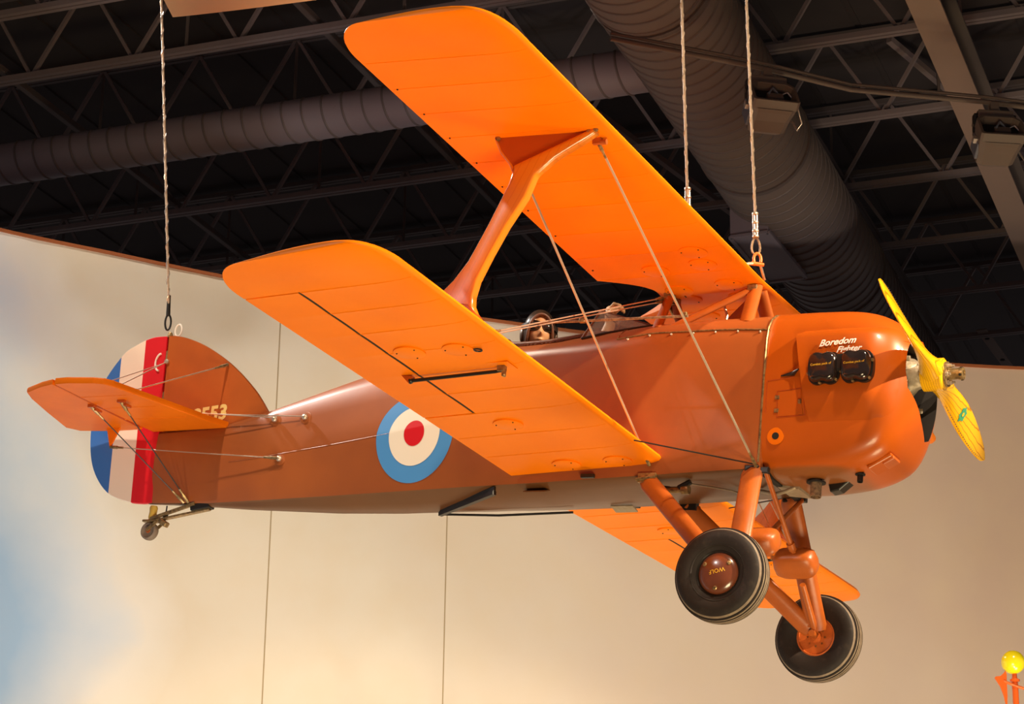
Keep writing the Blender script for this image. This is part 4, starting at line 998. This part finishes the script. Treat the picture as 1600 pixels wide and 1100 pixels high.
# ================================================================== the pilot
PILO = Vector((-1.36, 0, -.22))
PIL = bpy.data.objects.new('person', None); COL.objects.link(PIL); PIL.matrix_world = AM@Matrix.Translation(PILO)
tag(PIL, 'pilot figure in leather helmet and goggles sitting in the cockpit, one arm raised', 'person')
HC = Vector((.018, -.012, .578))                      # head centre in the pilot's frame
yaw, pit = math.radians(-58), math.radians(4)
HR = Matrix.Rotation(yaw, 3, 'Z')@Matrix.Rotation(pit, 3, 'Y')
def g(x, c, s): return math.exp(-((x-c)/s)**2)
def head_r(d):
    """head surface: d unit vector (x forward, y left, z up)"""
    x, y, z = d; f = max(0, x)
    p = Vector((x*.097, y*.076, z*.118))
    if z < 0: p.y *= 1-.22*z*z*1.3; p.x *= 1+.04*f
    a = math.atan2(y, x); 
    front = ss(.2, .9, x)
    p.x += front*(.030*g(y, 0, .12)*ss(.18, -.18, z)*ss(-.30, -.20, z)       # nose
                  + .006*g(y, 0, .2)*g(z, .15, .15)
                  + .010*g(z, -.43, .045)*g(y, 0, .22) + .010*g(z, -.56, .05)*g(y, 0, .20)  # lips
                  - .006*g(z, -.495, .025)*g(y, 0, .24)
                  + .016*g(z, -.78, .16)*g(y, 0, .3)                             # chin
                  + .006*g(z, .28, .1)*g(abs(y), .3, .2)                          # brow
                  - .010*g(z, .1, .1)*g(abs(y), .33, .14))                        # eye sockets
    p.x += .004*g(z, -.25, .2)*g(abs(y), .5, .2)*front
    if abs(y) > .8: p.y += math.copysign(.010*g(z, -.05, .22)*g(x, -.1, .25), y)  # ears
    return p
nu, nv = 96, 72; vs = []; fs = []
for j in range(nv+1):
    t = -PI/2+PI*j/nv
    for i in range(nu):
        a = 2*PI*i/nu; d = Vector((math.cos(t)*math.cos(a), math.cos(t)*math.sin(a), math.sin(t))); vs.append(HC+HR@head_r(d))
for j in range(nv):
    for i in range(nu): fs.append((j*nu+i, j*nu+(i+1) % nu, (j+1)*nu+(i+1) % nu, (j+1)*nu+i))
# torso, legs, arms, fingers as one skinned surface
bd_ = MB()
def limb(pts, rs):
    bd_.tube(pts, rs, 14)
    for p, r in zip(pts, rs): bd_.ball(p, r, 14, 10)
def oval(z, rx, ry, x=0.0): return [Vector((x+rx*math.cos(2*PI*k/28), ry*math.sin(2*PI*k/28), z)) for k in range(28)]
bd_.rings([oval(.02, .09, .13), oval(.08, .115, .165), oval(.18, .105, .155), oval(.28, .115, .17), oval(.36, .110, .185), oval(.40, .085, .165), oval(.425, .058, .09), oval(.45, .052, .060)])
limb([(0, 0, .40), (.006, -.003, .45), (.012, -.008, .52)], [.060, .054, .052])
HAND = Vector((.325, .17, .735)); WR = HAND-Vector((0, 0, .065))
limb([(.0, -.17, .36), (.09, -.20, .20), (.24, -.11, .12), (.30, -.06, .13)], [.060, .046, .035, .040])
limb([(.0, .17, .36), (.15, .19, .36), (.29, .172, .56), tuple(WR)], [.060, .047, .039, .028])
limb([tuple(WR), tuple(HAND-Vector((0, .012, .02))), tuple(HAND-Vector((0, .016, -.012)))], [.026, .026, .022]); limb([tuple(WR), tuple(HAND+Vector((0, .012, -.02))), tuple(HAND+Vector((0, .018, .010)))], [.026, .026, .021])
for dy, ln in ((-.029, .062), (-.010, .074), (.010, .070), (.028, .055)):
    b = HAND+Vector((.006, dy, .012)); limb([b, b+Vector((.024, dy*.2, ln*.40)), b+Vector((.048, dy*.15, ln*.30)), b+Vector((.052, dy*.1, ln*.02))], [.0112, .0100, .0092, .0082])
b = HAND+Vector((.004, -.034, -.022)); limb([b, b+Vector((.022, -.016, .016)), b+Vector((.044, -.008, .024))], [.0125, .011, .0095])
for sy in (-1, 1): limb([(.05, sy*.09, .07), (.40, sy*.10, .10), (.62, sy*.10, -.04)], [.085, .062, .046])
bd_.add(vs, fs)
body = bd_.build('body', SKIN)
rm = body.modifiers.new('r', 'REMESH'); rm.mode = 'VOXEL'; rm.voxel_size = .0045; rm.use_smooth_shade = True
sm = body.modifiers.new('s', 'SMOOTH'); sm.iterations = 2; sm.factor = .5
nm = bpy.data.meshes.new_from_object(body.evaluated_get(bpy.context.evaluated_depsgraph_get())); body.modifiers.clear(); body.data = nm
bm = bmesh.new(); bm.from_mesh(nm); seen = set(); best = []
for v0 in bm.verts:
    if v0 in seen: continue
    st_, isl = [v0], []; seen.add(v0)
    while st_:
        v = st_.pop(); isl.append(v)
        for e in v.link_edges:
            o2 = e.other_vert(v)
            if o2 not in seen: seen.add(o2); st_.append(o2)
    if len(isl) > len(best): best = isl
best = set(best); bmesh.ops.delete(bm, geom=[v for v in bm.verts if v not in best], context='VERTS'); bm.to_mesh(nm); bm.free()
nm.materials.clear(); nm.materials.append(SKIN); nm.materials.append(GLOVE); nm.materials.append(WEB)
for p in nm.polygons:
    p.use_smooth = True
    if (p.center-HAND).length < .13 and p.center.y > .09: p.material_index = 1
body.parent = PIL
# jacket over torso and upper arms
bd_ = MB()
bd_.rings([oval(.0, .098, .138), oval(.08, .123, .173), oval(.18, .113, .163), oval(.28, .123, .178), oval(.36, .118, .193), oval(.40, .093, .173), oval(.43, .070, .10), oval(.455, .066, .072)])
limb([(.0, -.17, .36), (.09, -.20, .20), (.23, -.115, .125)], [.070, .056, .045])
limb([(.0, .17, .36), (.15, .19, .36), (.27, .175, .53)], [.070, .057, .048])
jk = bd_.build('jacket', JACKET)
rm = jk.modifiers.new('r', 'REMESH'); rm.mode = 'VOXEL'; rm.voxel_size = .008; rm.use_smooth_shade = True
sm = jk.modifiers.new('s', 'SMOOTH'); sm.iterations = 3; sm.factor = .5
nj = bpy.data.meshes.new_from_object(jk.evaluated_get(bpy.context.evaluated_depsgraph_get())); jk.modifiers.clear(); jk.data = nj; jk.parent = PIL
# helmet: shell over the head with an open face, chin flap and raised rim
def shell(cond, grow, name, material, th=.006):
    bm = bmesh.new(); N = {}
    for j in range(nv+1):
        t = -PI/2+PI*j/nv
        for i in range(nu):
            a = 2*PI*i/nu; d = Vector((math.cos(t)*math.cos(a), math.cos(t)*math.sin(a), math.sin(t)))
            p = Vector((d.x*.097, d.y*.078, d.z*.118)); N[(j, i)] = (d, HC+HR@(p+d*grow))
    V_ = {}
    for j in range(nv):
        for i in range(nu):
            q = [(j, i), (j, (i+1) % nu), (j+1, (i+1) % nu), (j+1, i)]
            d = sum((N[k][0] for k in q), Vector())/4
            if cond(d):
                for k in q:
                    if k not in V_: V_[k] = bm.verts.new(N[k][1])
                try: bm.faces.new([V_[k] for k in q])
                except ValueError: pass
    bmesh.ops.solidify(bm, geom=bm.faces[:], thickness=-th)
    bmesh.ops.recalc_face_normals(bm, faces=bm.faces)
    me = bpy.data.meshes.new(name); bm.to_mesh(me); bm.free()
    return link(name, me, material, PIL)
def face(d):      # open face region
    if d.x < .1: return False
    return abs(d.y) < .66-.10*max(0, d.z) and -1 < d.z < .60-.9*d.y*d.y*.6
hel = shell(lambda d: (not face(d)) and d.z > -.88 and not (d.x > .2 and d.z < -.6), .007, 'helmet', HELM)
pts = []
for k in range(41):
    t = PI*k/40; y = .70*math.cos(t); z = -.55+1.17*math.sin(t)**.7
    l = math.sqrt(max(.02, 1-min(.98, y*y+z*z))); d = Vector((max(l, .12), y, z)).normalized(); pts.append(HC+HR@(Vector((d.x*.097, d.y*.078, d.z*.118))+d*.014))
MB().tube(pts, .008, 8).build('helmet_rim', LEATHER, hel, True)
for sy in (-1, 1):
    p = HC+HR@Vector((-.005, sy*.084, -.015)); MB().ball(p, (.030, .014, .040), 14, 10, HR).build('ear_flap', HELM, hel, True)
# goggles
gl = bpy.data.objects.new('goggles', None); COL.objects.link(gl); gl.parent = PIL
for sy in (-1, 1):
    c = HC+HR@Vector((.083, sy*.034, .018)); nn = HR@Vector((1, sy*.45, .05)).normalized(); uu = Vector((0, 0, 1)); uu = (uu-nn*uu.dot(nn)).normalized(); rr = nn.cross(uu)
    def ov(t, s_, h): return c+rr*(.034*s_*math.copysign(abs(math.cos(t))**.8, math.cos(t)))+uu*(.026*s_*math.copysign(abs(math.sin(t))**.8, math.sin(t)))+nn*h
    an = [2*PI*k/28 for k in range(28)]
    MB().rings([[ov(t, s_, h) for t in an] for s_, h in ((1.12, -.022), (1.12, .006), (1.0, .012), (.90, .008))], False).build('goggle_frame', HELM, gl, True)
    MB().rings([[ov(t, s_, h) for t in an] for s_, h in ((.95, .004), (.7, .011), (.35, .014), (.02, .015))]).build('lens', GOGG, gl, True)
pts = []
for k in range(37):
    a = math.radians(32+296*k/36); d = Vector((math.cos(a), math.sin(a), .16)).normalized(); pts.append(HC+HR@(Vector((d.x*.097, d.y*.078, d.z*.118))+d*.015))
m = MB(); m.rings([[p+Vector((0, 0, -.012)), p+Vector((0, 0, .012)), p+(p-HC).normalized()*.003+Vector((0, 0, .012)), p+(p-HC).normalized()*.003+Vector((0, 0, -.012))] for p in pts]); m.build('goggle_strap', BLACK, gl, True)

# ================================================================== hanging cables
def to_w(p): return AM@Vector(p)
def cable(label, top, low, lay=.0026):
    top, low = Vector(top), Vector(low); e = empty('suspension_cable', top, label, 'cable')
    L = lambda p: Vector(p)-top
    n = 40; d = (low-top)
    MB().tube([L(top+d*i/n) for i in range(n+1)], .0068, 6).build('wire_rope', ROPE, e, True)
    # lay of the strands as a slim helix
    u = d.normalized().orthogonal(); v = d.normalized().cross(u); tot = int(d.length/.014)
    MB().tube([L(top+d*i/tot+(u*math.cos(i*.9)+v*math.sin(i*.9))*.0056) for i in range(tot+1)], lay, 4).build('strand', SHINY if lay > .003 else ROPE, e, True)
    return e, L, d.normalized()
tailtop = to_w((-3.652, 0, .50))
e, L, d = cable('rear suspension cable from the roof down to the top of the tail fin', (-2.045, 11.95, 8.86), tailtop+Vector((-.02, 0, .155)), .0036)
k = tailtop
MB().tube([L(k+Vector((-.022, 0, .22))), L(k+Vector((-.020, 0, .10)))], [.010, .012], 8).build('swage_sleeve', BLACK, e, True)
m = MB(); m.tube([L(k+Vector((-.018+.016*math.sin(t)*(1 if t < PI else 1), 0, .06+.045*math.cos(t)))) for t in [2*PI*i/18 for i in range(19)]], .006, 6, False); m.build('thimble', BLACK, e, True)
def sling(e, L, low, legs):
    MB().tube([L(low+Vector((-.007, 0, .17))), L(low+Vector((-.007, 0, .045)))], .008, 8).tube([L(low+Vector((.006, 0, .16))), L(low+Vector((.006, 0, .045)))], .008, 8).build('swage_sleeve', SHINY, e, True)
    for z in (.165, .12, .075, .045): MB().lathe([(.010, -.006), (.017, -.004), (.017, .004), (.010, .006)], L(low+Vector((0, 0, z))), (0, 0, 1), 10).build('cable_clip', STEEL, e, True)
    MB().tube([L(low+Vector((.020*math.sin(t)*(1-.25*math.cos(t)), 0, -.005+.045*math.cos(t)))) for t in [2*PI*i/20 for i in range(21)]], .0055, 6, False).build('thimble', PIPE, e, True)
    sh = low+Vector((.006, 0, -.075))
    MB().tube([L(sh+Vector((.018*math.cos(t)*(1 if math.sin(t) > 0 else 1), .0, .018*math.sin(t)*1.8))) for t in [-.5+(PI+1.0)*i/16 for i in range(17)]], .0075, 8).build('shackle', SHACK, e, True)
    MB().tube([L(sh+Vector((-.030, -.004, -.022))), L(sh+Vector((.032, .004, -.026)))], [.011, .009], 8).build('shackle_pin', SHACK, e, True)
    for q in legs: MB().tube([L(sh+Vector((.012 if q[1] > 0 else -.012, 0, -.02))), L(to_w(q))], .0078, 6).build('sling_leg', ROPE, e, True)
# the shackle stands over the leading edge beside the centre line
lowA = Vector((1.187, 11.03, 6.02))
e, L, d = cable('front suspension cable with orange shackle in front of the big duct', (1.105+.0, 10.72, 8.62), lowA+Vector((0, 0, .16)))
sling(e, L, lowA, [(-.19, -.16, .60), (-.16, .06, .60)])
lowB = to_w((-.42, -.34, .80))
e, L, d = cable('thin plain suspension cable going down behind the upper wing, left of the shackle', (.795, 10.80, 8.62), lowB)
sling(e, L, lowB-Vector((0, 0, .02)), [(-.42, -.36, .62), (-.40, -.28, .62)])

# wing tip of another hanging aircraft at the top edge
ow = empty('wing_panel', (-1.0, 11.4, 7.5), 'cream wing tip of another hung aircraft, cut off by the top edge of the picture', 'wing')
rg = []
LE = [(-1.666, 7.03), (-1.60, 7.0)]
# span runs up and away; sections from the lower tip edge upward
A0, A1 = Vector((-1.765, 10.7, 7.135)), Vector((-.92, 10.62, 7.14))
for s, lift in ((0, 0), (.05, -.004), (.3, .0), (1.2, .06), (2.2, .14)):
    dv = Vector((-.36, -.30, .62)).normalized()*s
    top_l = Vector((-1.659, 10.50, 6.945))+dv*.9; top_r = Vector((-.72, 10.50, 7.095))+dv
    r = []
    for q in [0, .01, .04, .1, .2, .35, .5, .65, .8, .92, 1.0]: r.append(top_l.lerp(top_r, q)-Vector((0, 0, .022*math.sin(PI*q)**.6*(1 if s > 0 else .3))))
    for q in [1.0, .92, .8, .65, .5, .35, .2, .1, .04, .01]: r.append(top_l.lerp(top_r, q)+Vector((0, 0, (.006+.05*math.sin(PI*min(1, q*1.0))**.6)*(1 if s > 0 else .3))))
    rg.append([p-Vector((-1.0, 11.4, 7.5)) for p in r])
MB().rings(rg).build('wing_skin', CREAMW, ow, True)
for s in (.35, .8, 1.4):
    dv = Vector((-.36, -.30, .62)).normalized()*s
    a = Vector((-1.659, 10.50, 6.945))+dv*.9; b = Vector((-.72, 10.50, 7.095))+dv
    MB().tube([a.lerp(b, q)-Vector((0, 0, .022*math.sin(PI*q)**.6+.001))-Vector((-1.0, 11.4, 7.5)) for q in (.05, .2, .35, .5, .65, .8, .95)], .003, 5).build('rib_tape', CREAMW, ow, True)

# yellow ball on a red post, lower right corner
bp = empty('ball_post', (2.66, 12.5, 0), 'glossy yellow ball on an orange-red post in the lower right corner', 'ornament')
MB().ball((-.012, 0, 4.28), .0625, 32, 20).build('ball', BALLY, bp, True)
MB().lathe([(.07, 0), (.07, .03), (.022, .05), (.018, .1), (.0165, 4.16), (.012, 4.23)], (-.008, 0, 0), (0, 0, 1), 18).build('post', POSTO, bp, True)
MB().lathe([(.018, 0), (.026, .004), (.026, .014), (.018, .018)], (-.008, 0, 4.175), (0, 0, 1), 18).build('collar', POSTO, bp, True)
m = MB(); m.tube([(-.068, -.01, 4.178), (-.01, -.02, 4.152), (.10, -.03, 4.115)], .0075, 8); m.build('cross_rod', POSTO, bp, True)
ol = [(-.115, 4.195), (-.108, 4.203), (-.085, 4.205), (-.070, 4.217), (-.055, 4.235), (-.050, 4.215), (-.052, 4.18), (-.052, 4.10), (-.058, 4.02), (-.072, 4.10), (-.088, 4.15)]
MB().prism([(x, -.012, z) for x, z in ol], (0, .014, 0)).build('scalloped_fin', POSTO, bp, bevel=.003)
ol2 = [(.115, 4.13), (.08, 4.14), (.05, 4.17), (.05, 4.05), (.056, 3.96), (.08, 4.05)]
MB().prism([(x, -.034, z) for x, z in ol2], (0, .014, 0)).build('scalloped_fin', POSTO, bp, bevel=.003)
